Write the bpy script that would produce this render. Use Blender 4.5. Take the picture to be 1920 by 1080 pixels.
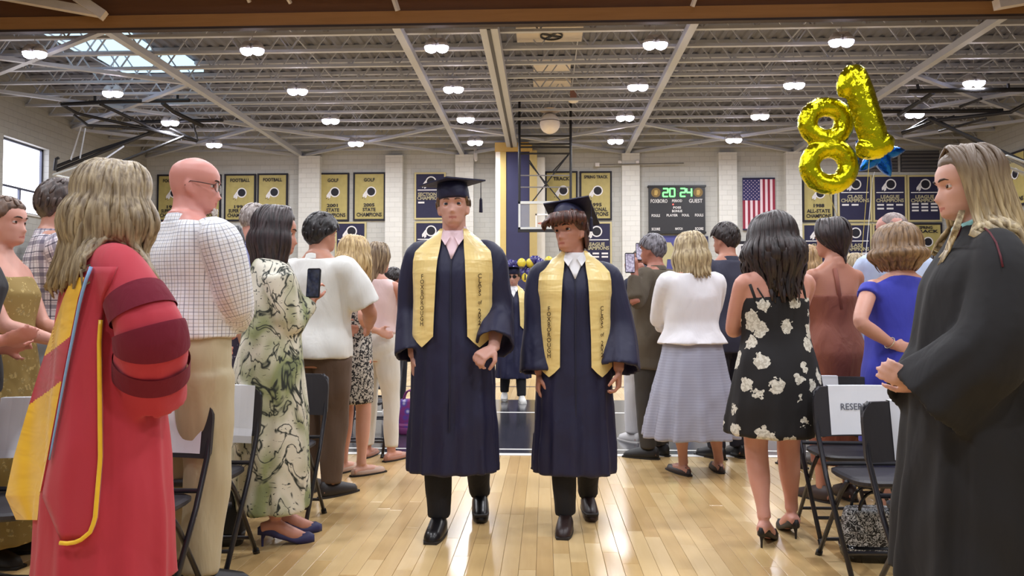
import bpy, math, random
import numpy as np
from mathutils import Vector, Matrix, Euler

random.seed(7)
for o in list(bpy.data.objects):
    bpy.data.objects.remove(o)
SC = bpy.context.scene
COL = SC.collection
R = math.radians

# ------------------------------------------------------------------ camera
F = 1450.0
cam_d = bpy.data.cameras.new('camera')
cam = bpy.data.objects.new('camera', cam_d)
COL.objects.link(cam)
cam.location = (0, 0, 1.17)
cam.rotation_euler = (R(90 + 1.82), 0, R(2.41))
cam_d.sensor_width = 36.0
cam_d.lens = F / 1920 * 36.0
cam_d.clip_end = 200
SC.camera = cam

# ------------------------------------------------------------------ world, exposure
W = bpy.data.worlds.new('world')
SC.world = W
W.use_nodes = True
W.node_tree.nodes['Background'].inputs[0].default_value = (0.93, 0.96, 1.0, 1)
W.node_tree.nodes['Background'].inputs[1].default_value = 0.33
SC.view_settings.view_transform = 'Standard'
SC.view_settings.look = 'None'
SC.view_settings.exposure = 0.0
SC.view_settings.gamma = 1.0
SC.view_settings.use_curve_mapping = False
LAMP_W = 120.0

CR = cam.rotation_euler.to_matrix()
CP = Vector(cam.location)


def at(px, py, Y):
    d = CR @ Vector(((px - 960) / F, (540 - py) / F, -1))
    return CP + d * (Y / d.y)


def floor_at(px, py):
    d = CR @ Vector(((px - 960) / F, (540 - py) / F, -1))
    return CP + d * (-CP.z / d.z)


# ------------------------------------------------------------------ materials
def lin(c):
    out = []
    for v in c[:3]:
        v = v / 255.0
        out.append(v / 12.92 if v <= 0.04045 else ((v + 0.055) / 1.055) ** 2.4)
    return (*out, 1.0)


class NT:
    """small node-tree helper"""
    def __init__(s, name):
        s.m = bpy.data.materials.new(name)
        s.m.use_nodes = True
        s.t = s.m.node_tree
        s.b = s.t.nodes['Principled BSDF']

    def n(s, typ, **kw):
        nd = s.t.nodes.new(typ)
        for k, v in kw.items():
            setattr(nd, k, v)
        return nd

    def l(s, a, b):
        s.t.links.new(a, b)

    def math(s, op, a, b=None, c=None):
        nd = s.n('ShaderNodeMath', operation=op)
        for i, v in enumerate((a, b, c)):
            if v is None:
                continue
            if isinstance(v, (int, float)):
                nd.inputs[i].default_value = v
            else:
                s.l(v, nd.inputs[i])
        return nd.outputs[0]

    def mix(s, fac, a, b):
        nd = s.n('ShaderNodeMix', data_type='RGBA')
        for sock, v in ((nd.inputs[0], fac), (nd.inputs[6], a), (nd.inputs[7], b)):
            if isinstance(v, (int, float)):
                sock.default_value = v
            elif isinstance(v, tuple):
                sock.default_value = v
            else:
                s.l(v, sock)
        return nd.outputs[2]

    def obj(s):
        return s.n('ShaderNodeTexCoord').outputs['Object']

    def mapped(s, scale=(1, 1, 1), rot=(0, 0, 0)):
        mp = s.n('ShaderNodeMapping')
        mp.inputs['Scale'].default_value = scale
        mp.inputs['Rotation'].default_value = rot
        s.l(s.obj(), mp.inputs[0])
        return mp.outputs[0]

    def noise(s, vec, scale, detail=3, dist=0.0):
        nd = s.n('ShaderNodeTexNoise')
        nd.inputs['Scale'].default_value = scale
        nd.inputs['Detail'].default_value = detail
        nd.inputs['Distortion'].default_value = dist
        s.l(vec, nd.inputs['Vector'])
        return nd.outputs[0]

    def ramp(s, fac, stops, interp='LINEAR'):
        nd = s.n('ShaderNodeValToRGB')
        nd.color_ramp.interpolation = interp
        e = nd.color_ramp.elements
        e[0].position, e[0].color = stops[0]
        e[1].position, e[1].color = stops[1]
        for p, c in stops[2:]:
            k = e.new(p)
            k.color = c
        s.l(fac, nd.inputs[0])
        return nd.outputs[0]

    def bump(s, h, strength=0.3, dist=0.01):
        nd = s.n('ShaderNodeBump')
        nd.inputs['Strength'].default_value = strength
        nd.inputs['Distance'].default_value = dist
        s.l(h, nd.inputs['Height'])
        s.l(nd.outputs[0], s.b.inputs['Normal'])

    def set(s, color=None, rough=None, metal=None, spec=None, coat=None, sheen=None):
        if color is not None:
            if isinstance(color, tuple):
                s.b.inputs['Base Color'].default_value = color
            else:
                s.l(color, s.b.inputs['Base Color'])
        if rough is not None:
            s.b.inputs['Roughness'].default_value = rough
        if metal is not None:
            s.b.inputs['Metallic'].default_value = metal
        if spec is not None:
            s.b.inputs['Specular IOR Level'].default_value = spec
        if coat is not None:
            s.b.inputs['Coat Weight'].default_value = coat
        if sheen is not None:
            s.b.inputs['Sheen Weight'].default_value = sheen
        return s.m


_mc = {}


def plain(rgb, rough=0.6, metal=0.0, var=0.08, scale=6.0, bump=0.0, spec=None):
    """plain colour with a little noise variation"""
    key = (tuple(rgb), rough, metal, var, scale, bump, spec)
    if key in _mc:
        return _mc[key]
    t = NT('mat_%d_%d_%d' % tuple(int(v) for v in rgb[:3]))
    c = lin(rgb)
    n = t.noise(t.obj(), scale, 4)
    a = tuple(v * (1 - var) for v in c[:3]) + (1,)
    b = tuple(min(1, v * (1 + var)) for v in c[:3]) + (1,)
    t.set(t.mix(n, a, b), rough, metal, spec)
    if bump:
        t.bump(t.noise(t.obj(), scale * 6, 4), bump, 0.004)
    _mc[key] = t.m
    return t.m


def cloth(rgb, rough=0.85, wr=0.35, scale=9.0):
    key = ('cloth', tuple(rgb), rough, wr, scale)
    if key in _mc:
        return _mc[key]
    t = NT('cloth')
    c = lin(rgb)
    v = t.mapped((1, 1, 0.45))
    n = t.noise(v, scale, 3, 0.6)
    a = tuple(x * 0.93 for x in c[:3]) + (1,)
    b = tuple(min(1, x * 1.06) for x in c[:3]) + (1,)
    t.set(t.mix(n, a, b), rough, sheen=0.12 if max(rgb) > 120 else 0.02)
    t.bump(n, wr, 0.03)
    _mc[key] = t.m
    return t.m


def emit(rgb, strength):
    key = ('emit', tuple(rgb), strength)
    if key in _mc:
        return _mc[key]
    t = NT('glow')
    t.set((0, 0, 0, 1), 0.5)
    t.b.inputs['Emission Color'].default_value = lin(rgb)
    t.b.inputs['Emission Strength'].default_value = strength
    _mc[key] = t.m
    return t.m


def skin(rgb):
    key = ('skin', tuple(rgb))
    if key in _mc:
        return _mc[key]
    t = NT('skin')
    c = lin(rgb)
    n = t.noise(t.obj(), 14, 3)
    a = (c[0] * 0.95, c[1] * 0.86, c[2] * 0.84, 1)
    b = (min(1, c[0] * 1.04), min(1, c[1] * 1.06), min(1, c[2] * 1.06), 1)
    t.set(t.mix(n, a, b), 0.48)
    t.b.inputs['Subsurface Weight'].default_value = 0.08
    t.b.inputs['Subsurface Radius'].default_value = (0.02, 0.008, 0.005)
    _mc[key] = t.m
    return t.m


def hair_mat(rgb, rgb2=None, zmix=None):
    key = ('hair', tuple(rgb), rgb2, zmix)
    if key in _mc:
        return _mc[key]
    t = NT('hair')
    c = lin(rgb)
    d = lin(rgb2) if rgb2 else tuple(min(1, x * 1.7) for x in c[:3]) + (1,)
    n = t.noise(t.mapped((70, 70, 5)), 1.0, 4, 0.4)
    f = t.ramp(n, [(0.35, (0, 0, 0, 1)), (0.68, (1, 1, 1, 1))])
    if zmix:   # roots one colour, ends the other (dyed hair); zmix in person-local metres
        sp = t.n('ShaderNodeSeparateXYZ')
        t.l(t.obj(), sp.inputs[0])
        g = t.math('DIVIDE', t.math('SUBTRACT', zmix[0], sp.outputs[2]), zmix[1])
        gc = t.n('ShaderNodeClamp')
        t.l(g, gc.inputs[0])
        f = t.math('MULTIPLY', t.math('ADD', t.math('MULTIPLY', f, 0.75), 0.25), gc.outputs[0])
    t.set(t.mix(f, tuple(x * 0.75 for x in c[:3]) + (1,), d), 0.42)
    t.bump(n, 0.5, 0.004)
    _mc[key] = t.m
    return t.m


def grid_cloth(base, lines, kind='check'):
    t = NT('checked_cloth')
    sp = t.n('ShaderNodeSeparateXYZ')
    at_ = t.n('ShaderNodeAttribute', attribute_name='cloth_uv')
    t.l(at_.outputs['Vector'], sp.inputs[0])
    u, v = sp.outputs[0], sp.outputs[1]

    def stripe(c, per, w, ph=0.0):
        f = t.math('FRACT', t.math('ADD', t.math('DIVIDE', c, per), 10 + ph))
        return t.math('LESS_THAN', f, w)
    col = lin(base)
    for (rgb, per, w, ph, op) in lines:
        for c in (u, v):
            col = t.mix(t.math('MULTIPLY', stripe(c, per, w, ph), op), col, lin(rgb))
    t.set(col, 0.85)
    t.bump(t.noise(t.mapped((1, 1, 0.5)), 10, 3, 0.5), 0.35, 0.03)
    return t.m


def floral_cloth(base, petal, scale, size, petal2=None):
    t = NT('floral_cloth')
    vec = t.obj()
    nz = t.n('ShaderNodeTexNoise')
    nz.inputs['Scale'].default_value = 34
    t.l(vec, nz.inputs['Vector'])
    add = t.n('ShaderNodeMixRGB', blend_type='ADD')
    add.inputs[0].default_value = 0.06
    t.l(vec, add.inputs[1])
    t.l(nz.outputs[1], add.inputs[2])
    vo = t.n('ShaderNodeTexVoronoi')
    vo.inputs['Scale'].default_value = scale
    t.l(add.outputs[0], vo.inputs['Vector'])
    m = t.math('LESS_THAN', vo.outputs['Distance'], size)
    fine = t.noise(vec, 75, 2, 0.3)
    petals = t.mix(t.math('GREATER_THAN', fine, 0.5), lin(petal), lin(petal2 or tuple(v * 0.8 for v in petal)))
    t.set(t.mix(m, lin(base), petals), 0.8)
    return t.m


def abstract_cloth():
    t = NT('abstract_print_cloth')
    v = t.mapped((1.0, 1.0, 0.75))
    n = t.noise(v, 7, 3, 1.1)
    band = t.math('ABSOLUTE', t.math('SUBTRACT', t.math('FRACT', t.math('MULTIPLY', n, 5.0)), 0.5))
    line = t.ramp(band, [(0.03, (0, 0, 0, 1)), (0.15, (1, 1, 1, 1))])
    patch = t.noise(v, 4.2, 2, 0.5)
    fine = t.noise(t.mapped((1, 1, 3.0)), 26, 3, 1.0)
    base = t.ramp(patch, [(0.44, lin((226, 222, 206))), (0.60, lin((150, 158, 112))), (0.74, lin((96, 112, 88)))])
    base2 = t.mix(t.math('GREATER_THAN', fine, 0.66), base, lin((52, 58, 52)))
    t.set(t.mix(line, lin((46, 52, 48)), base2), 0.8)
    t.bump(n, 0.3, 0.03)
    return t.m


def speckle_cloth(a, b, scale=60, thr=0.5):
    t = NT('speckled_cloth')
    n = t.noise(t.obj(), scale, 2, 1.0)
    t.set(t.mix(t.math('GREATER_THAN', n, thr), lin(a), lin(b)), 0.85)
    return t.m


def stripe_cloth(a, b, per, w):
    t = NT('ribbed_cloth')
    sp = t.n('ShaderNodeSeparateXYZ')
    t.l(t.obj(), sp.inputs[0])
    f = t.math('LESS_THAN', t.math('FRACT', t.math('ADD', t.math('DIVIDE', sp.outputs[2], per), 10)), w)
    t.set(t.mix(f, lin(a), lin(b)), 0.85)
    return t.m


# ------------------------------------------------------------------ mesh builder
class MB:
    def __init__(s):
        s.v, s.f, s.mi = [], [], []

    def quad_rings(s, rings, closed=True, cap=True, mi=0):
        """rings: list of lists of points, all the same length"""
        b = len(s.v)
        n = len(rings[0])
        for r in rings:
            s.v.extend(tuple(p) for p in r)
        for i in range(len(rings) - 1):
            for j in range(n if closed else n - 1):
                k = (j + 1) % n
                s.f.append((b + i * n + j, b + i * n + k, b + (i + 1) * n + k, b + (i + 1) * n + j))
                s.mi.append(mi)
        if cap and closed:
            s.f.append(tuple(b + j for j in reversed(range(n))))
            s.mi.append(mi)
            e = b + (len(rings) - 1) * n
            s.f.append(tuple(e + j for j in range(n)))
            s.mi.append(mi)
        return s

    def box(s, c, size, rot=None, mi=0):
        cx, cy, cz = c
        hx, hy, hz = (v / 2 for v in size)
        pts = [Vector((x * hx, y * hy, z * hz)) for z in (-1, 1) for x, y in ((-1, -1), (1, -1), (1, 1), (-1, 1))]
        if rot is not None:
            pts = [rot @ p for p in pts]
        b = len(s.v)
        s.v.extend((p.x + cx, p.y + cy, p.z + cz) for p in pts)
        for q in ((3, 2, 1, 0), (4, 5, 6, 7), (0, 1, 5, 4), (1, 2, 6, 5), (2, 3, 7, 6), (3, 0, 4, 7)):
            s.f.append(tuple(b + i for i in q))
            s.mi.append(mi)
        return s

    def span(s, x0, x1, y0, y1, z0, z1, mi=0):
        return s.box(((x0 + x1) / 2, (y0 + y1) / 2, (z0 + z1) / 2), (abs(x1 - x0), abs(y1 - y0), abs(z1 - z0)), mi=mi)

    def beam(s, p, q, w, h, mi=0):
        """box section bar from p to q"""
        p, q = Vector(p), Vector(q)
        d = q - p
        rot = d.to_track_quat('Y', 'Z').to_matrix()
        return s.box((p + q) / 2, (w, d.length, h), rot, mi)

    def tube(s, pts, rad, n=10, flat=1.0, cap=True, mi=0, up=None):
        pts = [Vector(p) for p in pts]
        if not hasattr(rad, '__len__'):
            rad = [rad] * len(pts)
        rings = []
        u = None
        for i, p in enumerate(pts):
            a = pts[max(0, i - 1)]
            c = pts[min(len(pts) - 1, i + 1)]
            t = (c - a)
            t = t.normalized() if t.length > 1e-9 else Vector((0, 0, 1))
            if u is None:
                ref = Vector(up) if up is not None else (Vector((0, 0, 1)) if abs(t.z) < 0.9 else Vector((0, 1, 0)))
                u = (ref - t * ref.dot(t)).normalized()
            else:
                u = (u - t * u.dot(t))
                u = u.normalized() if u.length > 1e-6 else t.orthogonal().normalized()
            w = t.cross(u)
            rings.append([p + u * (math.cos(k * 2 * math.pi / n) * rad[i] * flat) + w * (math.sin(k * 2 * math.pi / n) * rad[i]) for k in range(n)])
        return s.quad_rings(rings, cap=cap, mi=mi)

    def ball(s, c, r, nu=16, nv=10, rot=None, mi=0):
        if not hasattr(r, '__len__'):
            r = (r, r, r)
        c = Vector(c)
        rings = []
        for i in range(nv + 1):
            a = math.pi * (0.001 + 0.998 * i / nv)
            ring = []
            for j in range(nu):
                b = 2 * math.pi * j / nu
                p = Vector((r[0] * math.sin(a) * math.cos(b), r[1] * math.sin(a) * math.sin(b), -r[2] * math.cos(a)))
                if rot is not None:
                    p = rot @ p
                ring.append(c + p)
            rings.append(ring)
        return s.quad_rings(rings, mi=mi)

    def mesh(s, name):
        me = bpy.data.meshes.new(name)
        me.from_pydata([tuple(v) for v in s.v], [], s.f)
        if any(s.mi):
            me.polygons.foreach_set('material_index', s.mi)
        me.update()
        return me


def smooth_mesh(me, on=True):
    me.polygons.foreach_set('use_smooth', [on] * len(me.polygons))
    me.update()


def link(name, me, mats, parent=None, smooth=False, loc=None, kind=None, label=None, cat=None, group=None):
    if isinstance(me, MB):
        me = me.mesh(name)
    if mats is not None and len(me.materials) == 0:
        for m in (mats if isinstance(mats, (list, tuple)) else [mats]):
            me.materials.append(m)
    if smooth:
        smooth_mesh(me)
    o = bpy.data.objects.new(name, me)
    COL.objects.link(o)
    if loc is not None:
        o.location = loc
    if parent is not None:
        o.parent = parent
    if kind:
        o['kind'] = kind
    if label:
        o['label'] = label
    if cat:
        o['category'] = cat
    if group:
        o['group'] = group
    return o


def thing(name, label, cat, loc=(0, 0, 0), rotz=0.0, group=None):
    o = bpy.data.objects.new(name, None)
    COL.objects.link(o)
    o.empty_display_size = 0.1
    o.location = loc
    o.rotation_euler = (0, 0, rotz)
    o['label'] = label
    o['category'] = cat
    if group:
        o['group'] = group
    return o


def copy_tree(o, parent=None):
    c = o.copy()
    COL.objects.link(c)
    if parent is not None:
        c.parent = parent
    for ch in list(o.children):
        copy_tree(ch, c)
    return c


def remesh(mb, voxel, smooth=3, factor=0.5):
    me = mb.mesh('tmp')
    o = bpy.data.objects.new('tmp', me)
    COL.objects.link(o)
    m = o.modifiers.new('r', 'REMESH')
    m.mode = 'VOXEL'
    m.voxel_size = voxel
    if smooth:
        s = o.modifiers.new('s', 'SMOOTH')
        s.iterations = smooth
        s.factor = factor
    dg = bpy.context.evaluated_depsgraph_get()
    out = bpy.data.meshes.new_from_object(o.evaluated_get(dg))
    bpy.data.objects.remove(o)
    bpy.data.meshes.remove(me)
    out.materials.clear()
    return out


def get_co(me):
    a = np.empty(len(me.vertices) * 3, dtype=np.float32)
    me.vertices.foreach_get('co', a)
    return a.reshape(-1, 3)


def get_no(me):
    a = np.empty(len(me.vertices) * 3, dtype=np.float32)
    me.vertices.foreach_get('normal', a)
    return a.reshape(-1, 3)


def set_co(me, co):
    me.vertices.foreach_set('co', co.astype(np.float32).ravel())
    me.update()


def wrinkle(me, amp, freq=(18, 18, 9), seed=0.0):
    co, no = get_co(me), get_no(me)
    x, y, z = (co[:, i] for i in range(3))
    fx, fy, fz = freq
    w = np.sin(fx * x + 2.1 * np.sin(fz * 0.8 * z + seed) + seed) * np.sin(fz * z + 1.7 * np.sin(fy * 0.7 * y + fx * 0.5 * x + seed * 2))
    w += 0.5 * np.sin(fx * 1.9 * y + fz * 1.4 * z + 2.3 * np.sin(fx * 0.9 * x + seed * 3))
    set_co(me, co + no * (w * amp)[:, None])


_tc = {}


def text_mesh(body, size, extrude=0.0, bold=0.0):
    key = (body, round(size, 4), extrude, bold)
    if key in _tc:
        return _tc[key].copy()
    cu = bpy.data.curves.new('txt', 'FONT')
    cu.body = body
    cu.size = size
    cu.align_x = 'CENTER'
    cu.align_y = 'CENTER'
    cu.extrude = extrude
    cu.offset = bold
    cu.resolution_u = 2
    o = bpy.data.objects.new('txt', cu)
    COL.objects.link(o)
    dg = bpy.context.evaluated_depsgraph_get()
    me = bpy.data.meshes.new_from_object(o.evaluated_get(dg))
    bpy.data.objects.remove(o)
    bpy.data.curves.remove(cu)
    me.materials.clear()
    _tc[key] = me
    return me.copy()


def add_mesh(mb, me, mat4, mi=0):
    b = len(mb.v)
    mb.v.extend(tuple(mat4 @ v.co) for v in me.vertices)
    for p in me.polygons:
        mb.f.append(tuple(b + i for i in p.vertices))
        mb.mi.append(mi)


def add_text(mb, body, size, mat4, width=None, bold=0.0, mi=0):
    """text in the local xy plane of mat4; squeezed to width when given"""
    me = text_mesh(body, size, 0.0, bold)
    co = get_co(me)
    if width and len(co):
        w = co[:, 0].max() - co[:, 0].min()
        if w > 0:
            mat4 = mat4 @ Matrix.Diagonal((width / w, 1, 1, 1))
    add_mesh(mb, me, mat4, mi)


FACE_CAM = Matrix.Rotation(R(90), 4, 'X')     # text plane turned upright, read from -Y

# ================================================================== THE SETTING
WALL_Y = 31.0
XL, XR = at(272, 500, WALL_Y).x, at(1792, 500, WALL_Y).x
Y0 = -4.0
DECK_Z, CHORD_Z = 8.65, 7.67


def block_mat(name, rgb, axes):
    t = NT(name)
    sp = t.n('ShaderNodeSeparateXYZ')
    t.l(t.obj(), sp.inputs[0])
    cb = t.n('ShaderNodeCombineXYZ')
    t.l(sp.outputs[axes[0]], cb.inputs[0])
    t.l(sp.outputs[axes[1]], cb.inputs[1])
    br = t.n('ShaderNodeTexBrick')
    br.inputs['Scale'].default_value = 1.0
    br.inputs['Brick Width'].default_value = 0.4
    br.inputs['Row Height'].default_value = 0.2
    br.inputs['Mortar Size'].default_value = 0.008
    br.inputs['Mortar Smooth'].default_value = 0.3
    c = lin(rgb)
    br.inputs['Color1'].default_value = c
    br.inputs['Color2'].default_value = tuple(v * 0.93 for v in c[:3]) + (1,)
    br.inputs['Mortar'].default_value = tuple(v * 0.8 for v in c[:3]) + (1,)
    t.l(cb.outputs[0], br.inputs['Vector'])
    n = t.noise(t.obj(), 0.9, 4)
    t.set(t.mix(t.math('MULTIPLY', n, 0.25), br.outputs['Color'], tuple(v * 0.75 for v in c[:3]) + (1,)), 0.75)
    t.bump(t.math('SUBTRACT', 1.0, br.outputs['Fac']), 0.6, 0.01)
    return t.m


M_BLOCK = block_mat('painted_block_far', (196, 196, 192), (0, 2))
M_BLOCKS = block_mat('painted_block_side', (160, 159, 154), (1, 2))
M_STEEL = plain((174, 178, 190), 0.45, 0.0, 0.06, 2.0)
M_BLACK = plain((24, 23, 25), 0.45, 0.0, 0.1)
M_DECK = plain((108, 110, 122), 0.7, 0.0, 0.12, 0.7)


def wood_mat(name, a, b, rough=0.35, sc=(0.5, 9, 9)):
    t = NT(name)
    n = t.noise(t.mapped(sc), 1.5, 5, 0.8)
    t.set(t.mix(n, lin(a), lin(b)), rough)
    return t.m


# maple court floor
tm = NT('maple_floor')
sp = tm.n('ShaderNodeSeparateXYZ')
tm.l(tm.obj(), sp.inputs[0])
cb = tm.n('ShaderNodeCombineXYZ')
tm.l(sp.outputs[1], cb.inputs[0])
tm.l(sp.outputs[0], cb.inputs[1])
br = tm.n('ShaderNodeTexBrick')
br.inputs['Brick Width'].default_value = 1.13
br.inputs['Row Height'].default_value = 0.08
br.inputs['Mortar Size'].default_value = 0.0012
br.inputs['Scale'].default_value = 1.0
br.inputs['Color1'].default_value = lin((214, 184, 132))
br.inputs['Color2'].default_value = lin((192, 160, 108))
br.inputs['Mortar'].default_value = lin((150, 118, 76))
tm.l(cb.outputs[0], br.inputs['Vector'])
tm.set(br.outputs['Color'], 0.22, spec=0.5)
M_MAPLE = tm.m

tp = NT('maple_plank')
oi = tp.n('ShaderNodeObjectInfo')
grain = tp.noise(tp.mapped((30, 2.5, 30)), 1.0, 4, 0.6)
tone = tp.math('ADD', tp.math('MULTIPLY', oi.outputs['Random'], 0.7), tp.math('MULTIPLY', grain, 0.35))
tp.set(tp.ramp(tone, [(0.05, lin((186, 150, 98))), (0.5, lin((210, 178, 124))), (1.0, lin((226, 198, 150)))]), 0.2, spec=0.5)
M_PLANK = tp.m

fl = MB()
RX, RY0, RY1 = 2.92, 2.2, 7.9
fl.span(XL - 0.4, XR + 0.4, Y0, RY0, -0.2, 0)
fl.span(XL - 0.4, XR + 0.4, RY1, WALL_Y + 0.3, -0.2, 0)
fl.span(XL - 0.4, -RX, RY0, RY1, -0.2, 0)
fl.span(RX, XR + 0.4, RY0, RY1, -0.2, 0)
fl.span(-RX, RX, RY0, RY1, -0.2, -0.008)
floor = link('floor', fl, M_MAPLE, kind='structure')
pk = MB()
wv, lv = 0.0785, 1.128
pk.quad_rings([[(-wv / 2, 0, -0.008), (wv / 2, 0, -0.008), (wv / 2, lv, -0.008), (-wv / 2, lv, -0.008)],
               [(-wv / 2, 0, -0.001), (wv / 2, 0, -0.001), (wv / 2, lv, -0.001), (-wv / 2, lv, -0.001)],
               [(-wv / 2 + .001, .001, 0), (wv / 2 - .001, .001, 0), (wv / 2 - .001, lv - .001, 0), (-wv / 2 + .001, lv - .001, 0)]])
pme = pk.mesh('plank')
pme.materials.append(M_PLANK)
for i in range(73):
    off = random.random() * 1.13
    for k in range(4):
        o = bpy.data.objects.new('plank', pme)
        COL.objects.link(o)
        o.location = (-RX + 0.04 + 0.08 * i, RY0 + off * 0.98 + k * 1.13 - 0.0, 0)
        o.parent = floor
# painted dark band across the court with its white lines
tb = NT('black_court_paint')
nb = tb.noise(tb.mapped((12, 1.5, 1)), 1.0, 4)
tb.set(tb.mix(nb, lin((36, 36, 44)), lin((58, 58, 66))), 0.14)
link('court_paint', MB().span(-3.6, 3.6, 6.45, 10.4, 0.0, 0.003), tb.m, floor)
M_LINE = plain((232, 230, 226), 0.3)
for (y0, y1) in ((6.36, 6.45), (6.62, 6.66), (9.05, 9.11)):
    link('court_line', MB().span(-3.6, 3.6, y0, y1, 0.0, 0.0045), M_LINE, floor)
M_NAVYLINE = plain((30, 30, 60), 0.3)
link('court_line', MB().span(-9, 9, 12.2, 12.28, 0.0, 0.003), M_NAVYLINE, floor)

# walls
link('wall_far', MB().span(XL - 0.3, XR + 0.3, WALL_Y, WALL_Y + 0.3, 0, 9.2), M_BLOCK, kind='structure')
WL0, WL1 = 22.6, 24.75      # window opening on the left wall
WZ0, WZ1 = 4.3, 6.55
wl = MB()
wl.span(XL - 0.35, XL, Y0, WL0, 0, 9.2)
wl.span(XL - 0.35, XL, WL1, WALL_Y, 0, 9.2)
wl.span(XL - 0.35, XL, WL0, WL1, 0, WZ0)
wl.span(XL - 0.35, XL, WL0, WL1, WZ1, 9.2)
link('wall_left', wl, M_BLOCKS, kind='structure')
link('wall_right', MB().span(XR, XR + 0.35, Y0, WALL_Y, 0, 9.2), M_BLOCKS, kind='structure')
# window in the left wall
win = link('window_1', MB().span(XL - 0.34, XL - 0.30, WL0, WL1, WZ0, WZ1), emit((238, 240, 255), 6.0), kind='structure')
M_ALU = plain((70, 74, 90), 0.4, 0.3)
for y0, y1, z0, z1 in ((WL0, WL0 + .07, WZ0, WZ1), (WL1 - .07, WL1, WZ0, WZ1), (WL0, WL1, WZ1 - .07, WZ1), (WL0, WL1, WZ0, WZ0 + .07),
                       (WL0, WL1, 5.05, 5.12), ((WL0 + WL1) / 2 - .03, (WL0 + WL1) / 2 + .03, WZ0, 5.05)):
    link('window_frame', MB().span(XL - 0.28, XL - 0.2, y0, y1, z0, z1), M_ALU, win)
link('window_sill', MB().span(XL - 0.3, XL + 0.06, WL0, WL1, WZ0 - 0.06, WZ0), plain((190, 188, 184), 0.6), win)

# pilasters on the far wall
for i, (a, b) in enumerate(((564, 603), (725, 757), (855, 889), (1165, 1198), (1345, 1379), (1470, 1499))):
    link('pilaster', MB().span(at(a, 400, WALL_Y).x, at(b, 400, WALL_Y).x, WALL_Y - 0.32, WALL_Y, 0, 7.5), block_mat('painted_block_pier', (222, 222, 218), (0, 2)) if i == 0 else bpy.data.materials['painted_block_pier'],
         bpy.data.objects['wall_far'])

# roof: corrugated deck, joists, girders, braces
dk = MB()
ridge = []
x = XL - 0.3
xs = []
while x < XR + 0.3:
    xs += [(x, 0.0), (x + 0.12, 0.0), (x + 0.16, 0.045), (x + 0.28, 0.045)]
    x += 0.32
dk.quad_rings([[(p, Y0, DECK_Z + q) for p, q in xs], [(p, WALL_Y, DECK_Z + q) for p, q in xs]], closed=False)
dk.span(XL - 0.3, XR + 0.3, Y0, WALL_Y + 0.3, DECK_Z + 0.06, DECK_Z + 0.2)
ceiling = link('ceiling', dk, M_DECK, kind='structure')
jm = MB()
L = XR - XL
jm.span(XL, XR, -0.06, 0.06, DECK_Z - 0.1, DECK_Z)
jm.span(XL, XR, -0.055, 0.055, CHORD_Z, CHORD_Z + 0.07)
n = int(L / 0.62)
for i in range(n):
    x0 = XL + L * i / n
    x1 = XL + L * (i + 1) / n
    za, zb = (CHORD_Z + 0.04, DECK_Z - 0.06) if i % 2 == 0 else (DECK_Z - 0.06, CHORD_Z + 0.04)
    jm.beam((x0, 0, za), (x1, 0, zb), 0.032, 0.032)
jme = jm.mesh('joist')
jme.materials.append(M_STEEL)
JY = [17.75 + 1.165 * k for k in range(12)]
for y in JY + [15.4, 14.2, 13.0]:
    o = link('joist', jme, None, ceiling)
    o.location = (0, y, 0)
GX = [-9.9, -3.3, 3.3, 9.9]
for gx in GX:
    link('girder', MB().span(gx - 0.09, gx + 0.09, 16.75, WALL_Y, CHORD_Z - 0.17, CHORD_Z), M_STEEL, ceiling)
zb = CHORD_Z - 0.11


def brace(x0, y0, x1, y1, w=0.13):
    link('brace', MB().beam((x0, y0, zb), (x1, y1, zb - 0.002 * (x1 > x0)), w, 0.09), M_STEEL, ceiling)


NX = [XL] + GX + [XR]
for a, b in zip(NX[:-1], NX[1:]):
    brace(a, 26.1, b, 31.0)
    brace(b, 26.1, a, 31.0)
for a, b in ((NX[0], NX[1]), (NX[4], NX[5])):
    brace(a, 21.0, b, 26.0)
    brace(b, 21.0, a, 26.0)
brace(XL, 17.0, -9.9, 21.0)
brace(-9.9, 16.9, XL, 21.0)
# bridging lines between joists
for bx in (-13, -6.6, 0.9, 6.6, 13):
    link('bridging', MB().beam((bx, 17.7, DECK_Z - 0.15), (bx, 31, DECK_Z - 0.15), 0.03, 0.03), M_STEEL, ceiling)

# divider-wall track: a long box beam from the header to the padded stack
tr = MB()
tr.span(-1.42, -1.02, 16.75, 29.2, CHORD_Z - 0.28, CHORD_Z - 0.02)
link('track_beam', tr, M_STEEL, ceiling)
link('track_slot', MB().span(-1.26, -1.18, 16.75, 29.2, CHORD_Z - 0.30, CHORD_Z - 0.28), plain((60, 58, 60), 0.5), ceiling)

# skylights in the deck near the left wall
M_SKY = emit((196, 226, 244), 1.5)
for i, (x0, x1, y0, y1) in enumerate(((-12.6, -11.3, 18.0, 19.0), (-13.2, -11.0, 19.4, 21.0), (-12.9, -10.4, 21.6, 23.0))):
    link('skylight', MB().span(x0, x1, y0, y1, DECK_Z - 0.13, DECK_Z - 0.02), M_SKY, ceiling)

# lighter acoustic panels and the fan unit in the middle of the ceiling
M_PANEL = plain((214, 206, 196), 0.7)
for (a, b, c, d, y) in ((1000, 1070, 112, 130, 22.9), (1000, 1070, 138, 152, 24.9)):
    p0, p1 = at(a, c, y), at(b, d, y)
    link('ceiling_panel', MB().span(p0.x, p1.x, y - 0.5, y + 0.5, DECK_Z - 0.12, DECK_Z - 0.05), M_PANEL, ceiling)

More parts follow.
